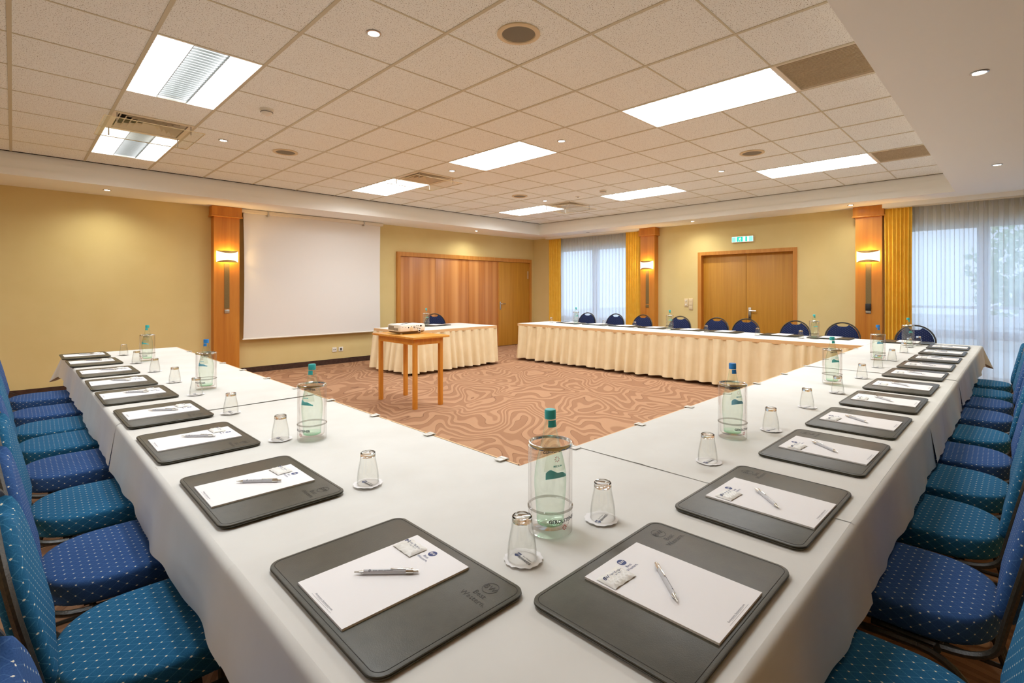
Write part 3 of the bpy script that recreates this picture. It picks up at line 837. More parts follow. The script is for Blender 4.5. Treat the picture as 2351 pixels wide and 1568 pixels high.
def skirt(label, path, seed, zb=.045, amp=.046, closed=False, dens=.17):
    """pleated skirt hung from a band along a polyline; outside is to the left of travel"""
    rnd = random.Random(seed)
    th = thing('table_skirt', label, 'table skirt', group='champagne pleated table skirts')
    pts = []; P = [Vector((a, b, 0)) for a, b in path]
    for i in range(len(P)-1):
        d = P[i+1]-P[i]; ln = d.length; d.normalize(); n = Vector((-d.y, d.x, 0)); k = int(ln/.0085)
        for q in range(k+1): pts.append((P[i]+d*(ln*q/k), n))
        if i < len(P)-2:
            d2 = (P[i+2]-P[i+1]).normalized(); n2 = Vector((-d2.y, d2.x, 0))
            for q in range(1, 10):
                w = q/10; pts.append((P[i+1].copy(), (n*(1-w)+n2*w).normalized()))
    acc = 0; ph = []; cur = 0.; wd = dens
    # irregular pleats: phase advances at a varying rate
    last = None; phase = 0; rate = 1/dens; nxt = 0; am = 1
    for p, n in pts:
        if last is not None:
            dl = (p-last).length; acc += dl; phase += dl*rate
            if phase > nxt: nxt += 1; rate = 1/(dens*rnd.uniform(.55, 1.6)); am = rnd.uniform(.6, 1.25)
        last = p; ph.append((phase, am, acc))
    band = []; zt = ZT+.002
    for (p, n), (f, a, s) in zip(pts, ph):
        sag = .006*abs(sin(s*2.2+seed))
        for z, o in ((zt, .0), (zt-.001, .010), (zt-.045-sag, .012)):
            q = p+n*o; band.append((q.x, q.y, z))
    k = 3
    b = MB().add(band, [(i*k+j, (i+1)*k+j, (i+1)*k+j+1, i*k+j+1) for i in range(len(pts)-1) for j in range(k-1)])
    b.build('top_band', M['skirt_band'], th, angle=60)
    rows = 12; cl = []; sm = a_prev = 1
    for (p, n), (f, a, s) in zip(pts, ph):
        sm = sm*.9+a*.1
        for j in range(rows+1):
            v = j/rows
            gather = .35*sin(2*PI*f*2.0+1)*math.exp(-v*6)
            w = sin(2*PI*f+.5*sin(3*s))
            w = (1 if w > 0 else -1)*abs(w)**.75
            o = .010+.05*v**.9+amp*sm*((.25+.9*v)*w+gather*.6)
            z = zt-.04+(zb-(zt-.04))*v+.006*v*sin(9*s+seed)
            q = p+n*o; cl.append((q.x, q.y, z))
    k = rows+1
    MB().add(cl, [(i*k+j, (i+1)*k+j, (i+1)*k+j+1, i*k+j+1) for i in range(len(pts)-1) for j in range(rows)]).build('pleats', M['skirt'], th, angle=180)
    return th

LX0, LX1, LYE = .365, 1.305, 6.83      # arm ending by the bare yellow wall
RY0, RY1, RXE = .335, 1.30, 7.87       # arm ending by the tall window
BX0, BX1, BYE = 6.94, 7.87, 7.0        # cross row in front of the double door
dr = .205
# tables under the cloths
for k, (a, b, c, d) in enumerate([(LX0, LX1, 1.31, 3.09), (LX0, LX1, 3.11, 5.03), (LX0, LX1, 5.05, LYE)]):
    folding_table('folding table under the cloth, %s from the corner on the yellow-wall table arm' % ORD[k], a, b, c, d)
folding_table('folding table under the white cloth at the corner of the table rows', LX0, 1.62, RY0, RY1)
for k, (a, b) in enumerate([(1.64, 3.13), (3.15, 4.72), (4.74, 6.3), (6.32, RXE)]):
    folding_table('folding table under the cloth, %s from the corner on the tall-window table arm' % ORD[k], a, b, RY0, RY1)
for k, (a, b) in enumerate([(1.32, 3.2), (3.22, 5.1), (5.12, BYE)]):
    folding_table('dark legged folding table behind the skirt, %s from the tall window arm' % ORD[k], BX0, BX1, a, b)

WA, TA, CR = 'on the yellow-wall table arm', 'on the tall-window table arm', 'on the cross row'
def cw(label, x0, x1, y0, y1, path, z, seed, lift=None): return cloth(label, x0, x1, y0, y1, path, dr, z, seed, lift)
cw('white tablecloth on the corner table, under the corner bottle', LX0, 1.65, RY0, RY1, [(1.65, RY0), (LX0, RY0), (LX0, RY1+.01)], ZT+.003, 1, ('y', RY1, .001))
for k, (a, b) in enumerate([(1.285, 3.11), (3.09, 5.05), (5.03, LYE)]):
    path = [(LX0, a), (LX0, b)]
    if k == 2: path = [(LX0, a), (LX0, b), (LX1, b)]
    cw('white tablecloth, %s beyond the corner cloth %s' % (ORD[k], WA), LX0, LX1, a, b, path, ZT+.0005+.0025*(k % 2), 3+k, ('y', a, .0012))
for k, (a, b) in enumerate([(1.62, 3.15), (3.13, 4.73), (4.71, 6.31), (6.29, RXE)]):
    path = [(b, RY0), (a, RY0)]
    if k == 3: path = [(b, RY1), (b, RY0), (a, RY0)]
    cw('white tablecloth, %s beyond the corner cloth %s' % (ORD[k], TA), a, b, RY0, RY1, path, ZT+.0015+.0025*((k+1) % 2), 8+k, ('x', a, .0018))
cw('long white tablecloth on the skirted cross row before the double door', BX0, BX1, RY1, BYE, [(BX1, BYE), (BX1, RY1+.05)], ZT+.002, 15)
skirt('long champagne pleated skirt on the cross row before the double door', [(BX1, BYE), (BX0, BYE), (BX0, RY1+.02)][::-1], 3)
skirt('champagne skirt along the inner edge of the arm ending by the yellow wall', [(LX1, RY1+.02), (LX1, LYE)][::-1], 5)
skirt('champagne skirt along the inner edge of the arm ending by the tall window', [(LX1+.05, RY1), (BX0-.02, RY1)], 6)

# presenter's table
PC, PA = (5.29, 7.36), .035
pt = thing('presenter_table', 'small skirted table with a bottle and one chair before the folding partition', 'table', (PC[0], PC[1], 0), PA)
a, b = .935, .53
MB().rbox(-a, a, -b, b, ZT-.03, ZT-.006, .004).build('table_top', M['doorwood'], pt)
for sx in (-1, 1):
    for sy in (-1, 1): MB().tube([(sx*(a-.1), sy*(b-.1), 0), (sx*(a-.1), sy*(b-.1), ZT-.03)], .02, 10).build('leg', M['black'], pt)
def rotp(q): return [(PC[0]+x*cos(PA)-y*sin(PA), PC[1]+x*sin(PA)+y*cos(PA)) for x, y in q]
o = cloth('white tablecloth on the small presenter table before the folding partition', -a, a, -b, b, [(-a, b), (a, b)], .2, ZT+.001, 20); o.location = (PC[0], PC[1], 0); o.rotation_euler = (0, 0, PA)
skirt('champagne pleated skirt around the small presenter table', rotp([(-a, b), (-a, -b), (a, -b), (a, b)])[::-1], 9)

# clips holding the skirts
k0 = None
def clip_label(n, arm): return 'small clear skirt clip, %s from the inner corner %s' % (ORD[n], arm)
ck = thing('skirt_clip', '', 'clip', group='clear skirt clips')
MB().rbox(-.03, -.001, -.018, .018, .0005, .0022, .0004).build('upper_jaw', M['seal'], ck)
MB().rbox(.010, .014, -.02, .02, -.03, .003, .0005).box(-.001, .012, -.018, .018, .0005, .003).build('hook', M['seal'], ck)
spots = [(LX1, y, 0, WA, n) for n, y in enumerate([1.4, 1.87, 2.35, 2.86, 3.36, 3.9, 4.45, 5.0, 5.6, 6.2])]
spots += [(x, RY1, PI/2, TA, n) for n, x in enumerate([1.6, 2.1, 2.6, 3.1, 3.59, 4.15, 4.72, 5.3, 5.9, 6.5])]
for n, (x, y, rz, arm, q) in enumerate(spots):
    if n == 0: ck.location = (x, y, ZT+.006); ck.rotation_euler = (0, 0, rz); ck['label'] = clip_label(q, arm)
    else: dup(ck, (x, y, ZT+.006), rz, clip_label(q, arm))

# ------------------------------------------------------------------ chairs
def offset_loop(pts, d):
    n = len(pts); out = []
    for i in range(n):
        p0, p1, p2 = Vector(pts[i-1]), Vector(pts[i]), Vector(pts[(i+1) % n])
        e1 = (p1-p0); e2 = (p2-p1)
        if e1.length < 1e-9: e1 = e2
        if e2.length < 1e-9: e2 = e1
        n1 = Vector((-e1.y, e1.x)).normalized(); n2 = Vector((-e2.y, e2.x)).normalized()
        m = (n1+n2); m = m.normalized() if m.length > 1e-6 else n1
        c = max(.5, m.dot(n1)); q = p1+m*(d/c); out.append((q.x, q.y))
    return out

def make_chair(kind):
    fab = FAB[kind]; met = M['frame_metal']
    t = thing('banquet_chair', '', 'chair')
    # seat outline, counter-clockwise, forward = +x
    o = []
    hw = .215
    for k in range(9): a = -PI/2+k/8*PI/2; o.append((.235-.05+.05*cos(a), -hw+.05+.05*sin(a)-.0))
    for k in range(9): a = k/8*PI/2; o.append((.235-.05+.05*cos(a), hw-.05+.05*sin(a)))
    for k in range(25):
        a = PI/2+k/24*PI; ca, sa = cos(a), sin(a)
        o.append((-.05+.185*(abs(ca)**.85)*(1 if ca > 0 else -1), hw*(abs(sa)**.8)*(1 if sa > 0 else -1)))
    lv = []
    for z, d in ((.398, .016), (.404, .003), (.415, 0), (.458, 0), (.4685, .003), (.473, .012), (.477, .04)):
        lv.append([(x, y, z) for x, y in offset_loop(o, d)])
    def suv(c, n):
        if abs(n.z) > .6: return (c.x, c.y)
        return (math.atan2(c.y, c.x+.03)*.22, c.z)
    MB().slabpoly(lv).build('seat', fab, t, angle=180, uv=suv)
    # back cushion in a plane tilted backwards
    zb, tilt = .495, math.radians(12); Hh = .385; xb = -.25
    def place(w, s, d=0.):    # d > 0 toward the sitter
        return (xb-s*sin(tilt)+d*cos(tilt), w, zb+s*cos(tilt)+d*sin(tilt))
    R, ha = .2, .215
    arch = []
    s1 = Hh-ha
    def half(s): return R-.018*(1-min(1, s/.17))
    for k in range(6): s = .03+(s1-.03)*k/6; arch.append((half(s), s))
    for k in range(25):
        a = k/24*PI; arch.append((R*cos(a), s1+ha*sin(a)))
    for k in range(5, -1, -1): s = .03+(s1-.03)*k/6; arch.append((-half(s), s))
    low = [(-.182+.03*(1-cos(k/4*PI/2)), .03-.03*sin(k/4*PI/2)) for k in range(1, 5)]
    low += [(-x, y) for x, y in low[::-1]]
    # notch (hand hole) under the top tube
    body = []
    for w, s in arch:
        if abs(w) < .073 and s > s1+.15:
            q = w/.073; body.append((w, s-.045*math.sqrt(max(0, 1-q*q))))
        else: body.append((w, s))
    loop = body+low
    loops = []
    for d, ins in ((-.022, .012), (-.014, .002), (.012, .0), (.022, .006), (.028, .022)):
        loops.append([place(w, s, d) for w, s in offset_loop(loop, ins)])
    def buv(c, n):
        if abs(n.x) > .55: return (c.y, (c.z-zb)/cos(tilt))
        return (c.x, c.y) if abs(n.z) > abs(n.y) else (c.x, c.z)
    MB().slabpoly(loops).build('backrest', fab, t, angle=50, uv=buv)
    # back tube: up one side, over the arch, down the other, bending forward under the seat
    def side(sg):
        a, b, c = (-.09, .386), (-.236, .384), place(0, -.035)[::2]
        q = [(.03, sg*.198, .386)]
        for k in range(10):
            u = k/9; w0, w1, w2 = (1-u)**2, 2*u*(1-u), u*u
            q.append((w0*a[0]+w1*b[0]+w2*c[0], sg*(.198+.004*u), w0*a[1]+w1*b[1]+w2*c[1]))
        return q
    up = side(1); dn = side(-1)[::-1]
    top = [place(w*1.062, s*1.025+.004, 0) for w, s in arch]
    top = top[::1]
    MB().tube(up+top+dn, 0, sq=(.0095, .009), up=(0, 1, 0)).build('back_frame', met, t)
    # leg frames
    for sg in (-1, 1):
        y = sg*.222
        fl = [(.215, y, 0), (.205, y, .30)]+[(.205-.05*(1-cos(k/5*PI/2)), y, .30+.07*sin(k/5*PI/2)) for k in range(1, 6)]+[(.11, y, .372)]
        MB().tube(fl, 0, sq=(.0095, .0095), up=(0, 1, 0)).build('leg', met, t)
        MB().tube([(.11, y, .372), (-.08, y, .380)], 0, sq=(.0095, .0095), up=(0, 1, 0)).build('seat_rail', met, t)
        rl_ = [(-.08, y, .380)]+[(-.08-.12*sin(k/6*PI/2*.86), y, .380-.12*(1-cos(k/6*PI/2*.86))) for k in range(1, 7)]+[(-.245, y, .14), (-.285, y, 0)]
        MB().tube(rl_, 0, sq=(.0095, .0095), up=(0, 1, 0)).build('leg', met, t)
        MB().tube([(.205, y, .17), (-.235, y, .17)], 0, sq=(.009, .007), up=(0, 1, 0)).build('stretcher', met, t)
    cb = MB().tube([(.14, -.222, .385), (.14, .222, .385)], 0, sq=(.011, .008)).tube([(-.12, -.215, .385), (-.12, .215, .385)], 0, sq=(.011, .008))
    cb.box(-.14, .16, -.17, .17, .388, .4)
    cb.build('cross_bar', met, t)
    return t
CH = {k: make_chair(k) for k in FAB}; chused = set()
def chair(kind, x, y, rz, label, group):
    if kind not in chused:
        chused.add(kind); o = CH[kind]; o.location = (x, y, 0); o.rotation_euler = (0, 0, rz); o['label'] = label; o['group'] = group; return o
    return dup(CH[kind], (x, y, 0), rz, label, group)
CN = {'teal': 'teal', 'navy': 'indigo'}
LC = [(.94, .30, 'navy'), (1.63, .30, 'teal'), (2.19, .29, 'navy'), (2.79, .28, 'teal'), (3.42, .255, 'navy'), (3.97, .245, 'teal'), (4.46, .23, 'teal'), (5.04, .215, 'navy'), (5.76, .205, 'navy')]
for k, (y, x, kd) in enumerate(LC):
    chair(kd, x, y, random.uniform(-.03, .03), '%s dotted banquet chair, %s from the corner %s' % (CN[kd], ORD[k], WA), 'banquet chairs along the yellow wall arm')
RC = [(1.32, .26, 'teal'), (1.95, .275, 'navy'), (2.54, .28, 'teal'), (3.07, .265, 'teal'), (3.59, .265, 'navy'), (4.14, .275, 'teal'), (4.78, .265, 'navy'), (5.34, .275, 'navy'), (5.86, .28, 'teal'), (6.48, .3, 'teal')]
for k, (x, y, kd) in enumerate(RC):
    chair(kd, x, y, PI/2+random.uniform(-.03, .03), '%s dotted banquet chair, %s from the corner %s' % (CN[kd], ORD[k], TA), 'banquet chairs along the tall window arm')
BC = [.99, 1.79, 2.43, 3.13, 3.63, 4.29, 5.04, 5.64, 6.31]
for k, y in enumerate(BC):
    chair('dark', 7.95, y, PI+random.uniform(-.05, .05), 'backlit-toned blue dotted chair back behind the cross row, %s from the tall window' % ORD[k], 'banquet chairs behind the cross row')
chair('dark', 5.72, 7.86, -PI/2-.25, 'backlit-toned blue dotted chair behind the small presenter table', 'chair at the presenter table')

# ------------------------------------------------------------------ place settings
def flat(z, ox=0., oy=0.): return lambda x, y: (ox+x, oy+y, z)
def rrect(w, h, r, n=6):
    o = []
    for cx_, cy_, a0 in ((w/2-r, -h/2+r, -PI/2), (w/2-r, h/2-r, 0), (-w/2+r, h/2-r, PI/2), (-w/2+r, -h/2+r, PI)):
        for k in range(n+1): a = a0+k/n*PI/2; o.append((cx_+r*cos(a), cy_+r*sin(a)))
    return o
PADH = .009
def make_pad():
    t = thing('desk_pad', '', 'desk pad', group='')
    o = rrect(.50, .352, .032, 8)
    MB().slabpoly([[(x, y, z) for x, y in offset_loop(o, d)] for z, d in ((0, .002), (.0035, 0), (.0048, .0025), (.006, .0005), (.008, .001), (PADH, .004))]).build('leather_sheet', M['leather'], t, angle=50)
    i = offset_loop(o, .0095)
    MB().tube([(x, y, PADH) for x, y in i], .0007, 5, closed=True).build('stitching', M['stitch'], t)
    e = MB(); z = PADH+.0004; ox, oy = .188, .126
    ring = [(.0185*cos(2*PI*k/28)+ox, .0185*sin(2*PI*k/28)+oy, z) for k in range(28)]; rin = [(.0172*cos(2*PI*k/28)+ox, .0172*sin(2*PI*k/28)+oy, z) for k in range(28)]
    e.add(ring+rin, [(k, (k+1) % 28, 28+(k+1) % 28, 28+k) for k in range(28)])
    e.text('BW', .021, flat(z, ox, oy)); e.text('Best', .019, flat(z, ox, oy-.03), space=1.05); e.text('Western.', .019, flat(z, ox, oy-.048), space=1.05)
    e.build('embossed_logo', M['leather_mark'], t, smooth=False)
    return t
def make_note():
    t = thing('notepad', '', 'notepad', group='')
    MB().box(-.105, .105, -.1485, .1485, 0, .0045).build('sheets', M['paper'], t, smooth=False)
    z = .0047; g = MB()
    g.mat(M['ink']); g.disc(flat(z, .0, .123), .011, 24)
    g.mat(M['paper']); g.text('BW', .0105, flat(z+.0002, .0, .123), bold=.0001)
    g.mat(M['ink']); g.text('Best', .0105, flat(z, .0, .1045)); g.text('Western.', .0105, flat(z, .0, .0945))
    g.build('letterhead', None, t, smooth=False)
    f = MB(); f.text('Bestwestern. bestwestern.com', .0062, flat(z, 0, -.137)); f.box(-.045, .045, -.1432, -.1428, z-.0001, z); f.box(-.028, .028, -.1402, -.1399, z-.0001, z)
    f.build('footer_line', M['grey_ink'], t, smooth=False)
    return t
def make_pen():
    t = thing('ballpoint_pen', '', 'pen', group='')       # along +x, tip at -x
    r = .0052
    def lx(prof, n=14):
        m = MB().lathe(prof, n, cap0=True, cap1=True)
        m.v = [(z, x, y+r) for x, y, z in m.v]; return m
    lx([(r, -.05), (r, .042)]).build('barrel', M['pen'], t)
    lx([(.0012, -.071), (.0018, -.066), (.0042, -.053), (r, -.05)]).build('tip', M['chrome'], t)
    lx([(r+.0002, .042), (r+.0002, .058)]).build('collar', M['chrome'], t)
    lx([(.0035, .058), (.0035, .069)]).build('button', M['chrome'], t)
    MB().rbox(.008, .056, -.0016, .0016, 2*r, 2*r+.0018, .0005).build('clip', M['chrome'], t)
    q = MB(); q.text('BW  Best Western', .0055, lambda x, y: (-.008+x, -r*sin(.6+y/r*.6)*1.03, r+r*cos(.6+y/r*.6)*1.03)); q.disc(lambda x, y: (-.037+x, -r*sin(.6+y/r)*1.03, r+r*cos(.6+y/r)*1.03), .0027, 12)
    q.build('printed_logo', M['black_ink'], t, smooth=False)
    return t
def make_sachet():
    t = thing('sweet_sachet', '', 'sachet', group='')
    def f(u, v):
        x, y = (u-.5)*.075, (v-.5)*.05; e = min(u, 1-u)/.14; g = min(v, 1-v)/.2
        k = max(0, min(1, e))*max(0, min(1, g))
        return (x, y, .001+.007*k**.7*(.8+.25*sin(40*u)*sin(23*v))+.002*(1-k)*abs(sin(u*9)))
    m = MB().grid(f, 24, 16); m.grid(lambda u, v: ((.5-u)*.075, (v-.5)*.05, .0002), 2, 2)
    m.build('foil_pouch', M['foil'], t, angle=180)
    def up(x, y): u, v = x/.075+.5, y/.05+.5; return (x, y, f(u, v)[2]+.0006)
    g = MB(); g.text('BW', .0105, lambda x, y: up(x-.024, y+.008), bold=.0003); g.text('Best Western', .0072, lambda x, y: up(x+.008, y+.009)); g.text('Hotels & Resorts', .004, lambda x, y: up(x+.008, y+.002))
    g.build('printed_logo', M['ink'], t, smooth=False)
    return t
PR = dict(desk_pad=make_pad(), notepad=make_note(), ballpoint_pen=make_pen(), sweet_sachet=make_sachet()); prused = set()
def putp(key, loc, rz, label, group):
    if key not in prused:
        prused.add(key); o = PR[key]; o.location = loc; o.rotation_euler = (0, 0, rz); o['label'] = label; o['group'] = group; return o
    return dup(PR[key], loc, rz, label, group)
ZP = ZT+.0065
def setting(x, y, fwd, where, gname, pen=True, jit=1.):
    """fwd: angle of the sitter's forward direction"""
    rz = fwd-PI/2+random.uniform(-.012, .012)*jit
    def at(u, v): return (x+u*cos(rz)-v*sin(rz), y+u*sin(rz)+v*cos(rz))
    putp('desk_pad', (x, y, ZP), rz, 'dark leather desk pad, '+where, 'desk pads '+gname)
    j = lambda s: random.uniform(-s, s)*jit
    nu, nv = -.008+j(.006), -.010+j(.006)
    a = at(nu, nv); putp('notepad', (a[0], a[1], ZP+PADH+.0002), rz+j(.015), 'white notepad with blue letterhead, '+where, 'notepads '+gname)
    if pen:
        zt = ZP+PADH+.005
        a = at(nu+.0+j(.006), nv+.008+j(.006)); putp('ballpoint_pen', (a[0], a[1], zt), rz+math.atan2(.110, .084)+j(.12), 'silver ballpoint pen, '+where, 'pens '+gname)
        a = at(nu-.058+j(.004), nv+.098+j(.004)); putp('sweet_sachet', (a[0], a[1], zt), rz+j(.08), 'white foil sachet, '+where, 'sachets '+gname)
LP = [(.583, .985), (.562, 1.755), (.548, 2.475), (.545, 3.155), (.528, 3.83), (.524, 4.41), (.52, 5.07), (.505, 5.825), (.492, 6.47)]
RP = [(.985, .54), (1.597, .55), (2.264, .553), (2.87, .557), (3.497, .559), (4.12, .565), (4.79, .571), (5.388, .569), (5.985, .568), (6.643, .57), (7.30, .58)]
for k, (x, y) in enumerate(LP): setting(x, y, .0, '%s from the corner %s' % (ORD[k], WA), 'on the yellow wall arm')
for k, (x, y) in enumerate(RP): setting(x, y, PI/2, '%s from the corner %s' % (ORD[k], TA), 'on the tall window arm')
BP = [.99, 1.82, 2.43, 3.25, 3.82, 4.44, 5.04, 5.64, 6.28]
for k, y in enumerate(BP): setting(7.68, y, PI, '%s from the tall window %s' % (ORD[k], CR), 'on the cross row', pen=False)
setting(5.42, 7.62, -PI/2+.1, 'on the small presenter table', 'on the presenter table', pen=False)

# tumblers on paper coasters
def make_tumbler():
    t = thing('water_glass', '', 'glass', group='')
    body = [(.0345, .0), (.0343, .02), (.0325, .038), (.029, .058), (.0258, .074), (.0243, .086), (.0238, .1)]
    MB().lathe(body, 40).build('wall', M['clear'], t, angle=180)
    MB().lathe([(r-.0018, z) for r, z in body[:-1]], 40).build('inner_wall', M['clear'], t, angle=180)
    MB().lathe([(.0345, .0), (.0349, .0012), (.0335, .0022), (.0327, .0)], 40).build('rim', M['clear'], t)
    b = MB().lathe([(.001, .0872), (.018, .0868), (.0225, .086), (.0240, .089), (.0238, .099), (.0215, .1015), (.018, .1008), (.001, .0995)], 40)
    b.build('thick_base', GLASS, t)
    return t
gm_, nt, out = newmat('solid_glass'); gb = N(nt, 'BsdfGlass'); gb.inputs['IOR'].default_value = 1.45; gb.inputs['Roughness'].default_value = .03; L(nt, gb, 'BSDF', out, 'Surface'); GLASS = gm_
def make_coaster():
    t = thing('paper_coaster', '', 'coaster', group='')
    n = 56
    def rad(a): return .046+.0016*sin(14*a)
    def hz(a, q): return .0008+.0022*max(0, q-.7)/.3*abs(sin(2.5*a+.7))
    vs = [(0, 0, .0008)]
    for q in (.35, .7, .85, 1.): vs += [(q*rad(2*PI*k/n)*cos(2*PI*k/n), q*rad(2*PI*k/n)*sin(2*PI*k/n), hz(2*PI*k/n, q)) for k in range(n)]
    fs = [(0, 1+k, 1+(k+1) % n) for k in range(n)]
    for j in range(3): fs += [(1+j*n+k, 1+(j+1)*n+k, 1+(j+1)*n+(k+1) % n, 1+j*n+(k+1) % n) for k in range(n)]
    MB().add(vs, fs).build('paper_disc', M['paper'], t, angle=180)
    g = MB(); z = .0014
    g.mat(M['ink']); g.add([(-.029, .008, z), (-.029, -.004, z), (-.022, -.009, z), (-.015, -.004, z), (-.015, .008, z)], [(0, 1, 2, 3, 4)])
    g.mat(M['paper']); g.text('BW', .0085, flat(z+.0003, -.022, .001))
    g.mat(M['black_ink']); g.text('Best Western', .0058, flat(z, .008, .0055)); g.text('REWARDS', .0098, flat(z, .009, -.004), bold=.0002)
    g.build('printed_logo', None, t, smooth=False)
    return t
def put_once(proto, loc, rz, label, group, box={}):
    if proto.name not in box: box[proto.name] = 1; proto.location = loc; proto.rotation_euler = (0, 0, rz); proto['label'] = label; proto['group'] = group; return proto
    return dup(proto, loc, rz, label, group)
TU, CO = make_tumbler(), make_coaster()
GL = [(.851, .841), (.822, 1.532), (.805, 2.256), (.798, 2.93), (.786, 3.592), (.788, 4.186), (.785, 4.851), (.765, 5.541), (.771, 6.321)]
GR = [(1.152, .833), (1.819, .828), (2.431, .814), (3.047, .832), (3.618, .821), (4.343, .83), (5.045, .852), (5.615, .84), (6.44, .86), (7.06, .895)]
GB = [(7.40, .852), (7.40, 2.10), (7.45, 2.68), (7.45, 3.43), (7.45, 4.69), (7.45, 5.33), (7.45, 6.58)]
for pts, arm, gn, rz in ((GL, 'from the corner '+WA, 'along the yellow wall arm', -PI/2), (GR, 'from the corner '+TA, 'along the tall window arm', 0), (GB, 'from the tall window '+CR, 'on the cross row', PI/2)):
    for k, (x, y) in enumerate(pts):
        z = ZT+.0065
        put_once(CO, (x, y, z), rz+random.uniform(-.3, .3), 'round white paper coaster, %s %s' % (ORD[k], arm), 'coasters '+gn)
        put_once(TU, (x+random.uniform(-.004, .004), y+random.uniform(-.004, .004), z+.0022), random.uniform(0, 6), 'upturned water glass, %s %s' % (ORD[k], arm), 'water glasses '+gn)

# bottles in clear coolers
BPROF = [(.030, .0), (.035, .003), (.0362, .012), (.0365, .03), (.0385, .052), (.0385, .058), (.0405, .075), (.0425, .1), (.0425, .12), (.0405, .142), (.0365, .165), (.031, .188), (.0252, .21), (.0205, .232), (.0168, .252), (.0145, .268), (.0138, .285), (.0138, .292)]
def rb(z):
    for (r0, z0), (r1, z1) in zip(BPROF, BPROF[1:]):
        if z0 <= z <= z1: return r0+(r1-r0)*(z-z0)/(z1-z0)
    return BPROF[-1][0]
def wrapb(ox, zc, extra=.0008):
    def f(x, y):
        z = zc+y; r = rb(z)+extra; a = ox+x/rb(zc); return (r*cos(a), r*sin(a), z)
    return f
def make_bottle(cap, band):
    t = thing('water_bottle', '', 'bottle', group='')
    MB().lathe(BPROF[2:], 44).build('glass_body', M['bottle'], t, angle=180)
    MB().lathe([(.001, .004)]+BPROF[:3], 44).build('glass_base', M['bottlebase'], t, angle=180)
    lv = .222
    wp = [(.001, .009)]+[(r-.003, max(z, .009)) for r, z in BPROF[2:] if z < lv]+[(rb(lv)-.003, lv)]
    MB().lathe(wp+[(.001, lv)], 36).build('water', M['water'], t, angle=50)
    c = MB().lathe([(.0148, .277), (.0152, .279), (.0152, .298), (.0138, .3015), (.001, .3022)], 32)
    c.build('cap', cap, t)
    nb = MB(); nb.grid(lambda u, v: ((rb(.257+.018*v)+.0007)*cos(-.9+1.8*u), (rb(.257+.018*v)+.0007)*sin(-.9+1.8*u), .257+.018*v), 14, 2)
    nb.build('neck_label', cap, t, angle=180)
    g = MB()
    g.mat(M['paper_clear']); g.grid(lambda u, v: wrapb(0, .178, .0004)((u-.5)*.066*(1-.2*v), (v-.5)*.062), 20, 8)
    g.mat(band)
    def wave(u, v):
        x = (u-.5)*.068; top = .146+.006*sin(u*5+.4)+.003*sin(u*11); z = .132+.004*(2*u-1)**2*-1+(top-.132)*v
        return wrapb(0, .14, .0009)(x, z-.14)
    g.grid(wave, 24, 3)
    g.mat(M['black_ink']); g.text('GEROLSTEINER', .0105, lambda x, y: wrapb(0, .196, .0012)(x*.95, y+x*x*-4+.002), bold=.0003)
    g.mat(M['red_ink'])
    for k in range(8):
        a = k*PI/4; f = wrapb(0, .178, .0012)
        g.add([f(.0028*cos(a), .0028*sin(a)), f(.0065*cos(a-.16), .0065*sin(a-.16)), f(.0075*cos(a), .0075*sin(a)), f(.0065*cos(a+.16), .0065*sin(a+.16))], [(0, 1, 2, 3)])
    g.mat(band); g.text('MEDIUM', .0065, lambda x, y: wrapb(0, .161, .0012)(x, y), bold=.0002)
    g.build('front_label', None, t, angle=180)
    return t
M['paper_clear'] = see_through('clear_label', (.88, .9, .84, 1), .05)
def make_cooler():
    t = thing('bottle_cooler', '', 'bottle cooler', group='')
    R = .0585; h = .228
    MB().lathe([(R-.004, .0), (R, .003), (R, h)], 48).build('outer_wall', M['acrylic'], t, angle=60)
    MB().lathe([(.001, .016), (.045, .016), (.05, .022), (.0525, .06), (.0535, h)], 48).build('inner_wall', M['acrylic'], t, angle=60)
    MB().lathe([(R-.001, .062), (R+.002, .064), (R+.002, .067), (R-.001, .069)], 48).build('base_ring', M['chrome_dim'], t)
    MB().lathe([(.0525, h), (.0525, h+.005), (.0545, h+.0075), (R-.001, h+.007), (R+.001, h+.003), (R+.001, h-.002)], 48).build('chrome_rim', M['chrome'], t)
    MB().lathe([(.001, .0005), (R-.004, .0005)], 48).build('foot', M['acrylic'], t)
    g = MB(); w = lambda zc: (lambda x, y: ((R+.0006)*cos(x/R), (R+.0006)*sin(x/R), zc+y))
    g.mat(M['black_ink']); g.text('GEROLSTEINER', .0125, w(.045), bold=.0004)
    g.mat(M['red_ink']); f = w(.028)
    for k in range(8):
        a = k*PI/4; g.add([f(.0022*cos(a), .0022*sin(a)), f(.006*cos(a-.25), .006*sin(a-.25)), f(.0075*cos(a), .0075*sin(a)), f(.006*cos(a+.25), .006*sin(a+.25))], [(0, 1, 2, 3)])
    g.build('printed_logo', None, t, angle=180)
    return t
M['chrome_dim'] = see_through('ring_band', (.55, .53, .5, 1), .2)
BT = {'teal': make_bottle(M['tealcap'], M['teal']), 'blue': make_bottle(M['bluecap'], M['bluelabel'])}
CL = make_cooler()
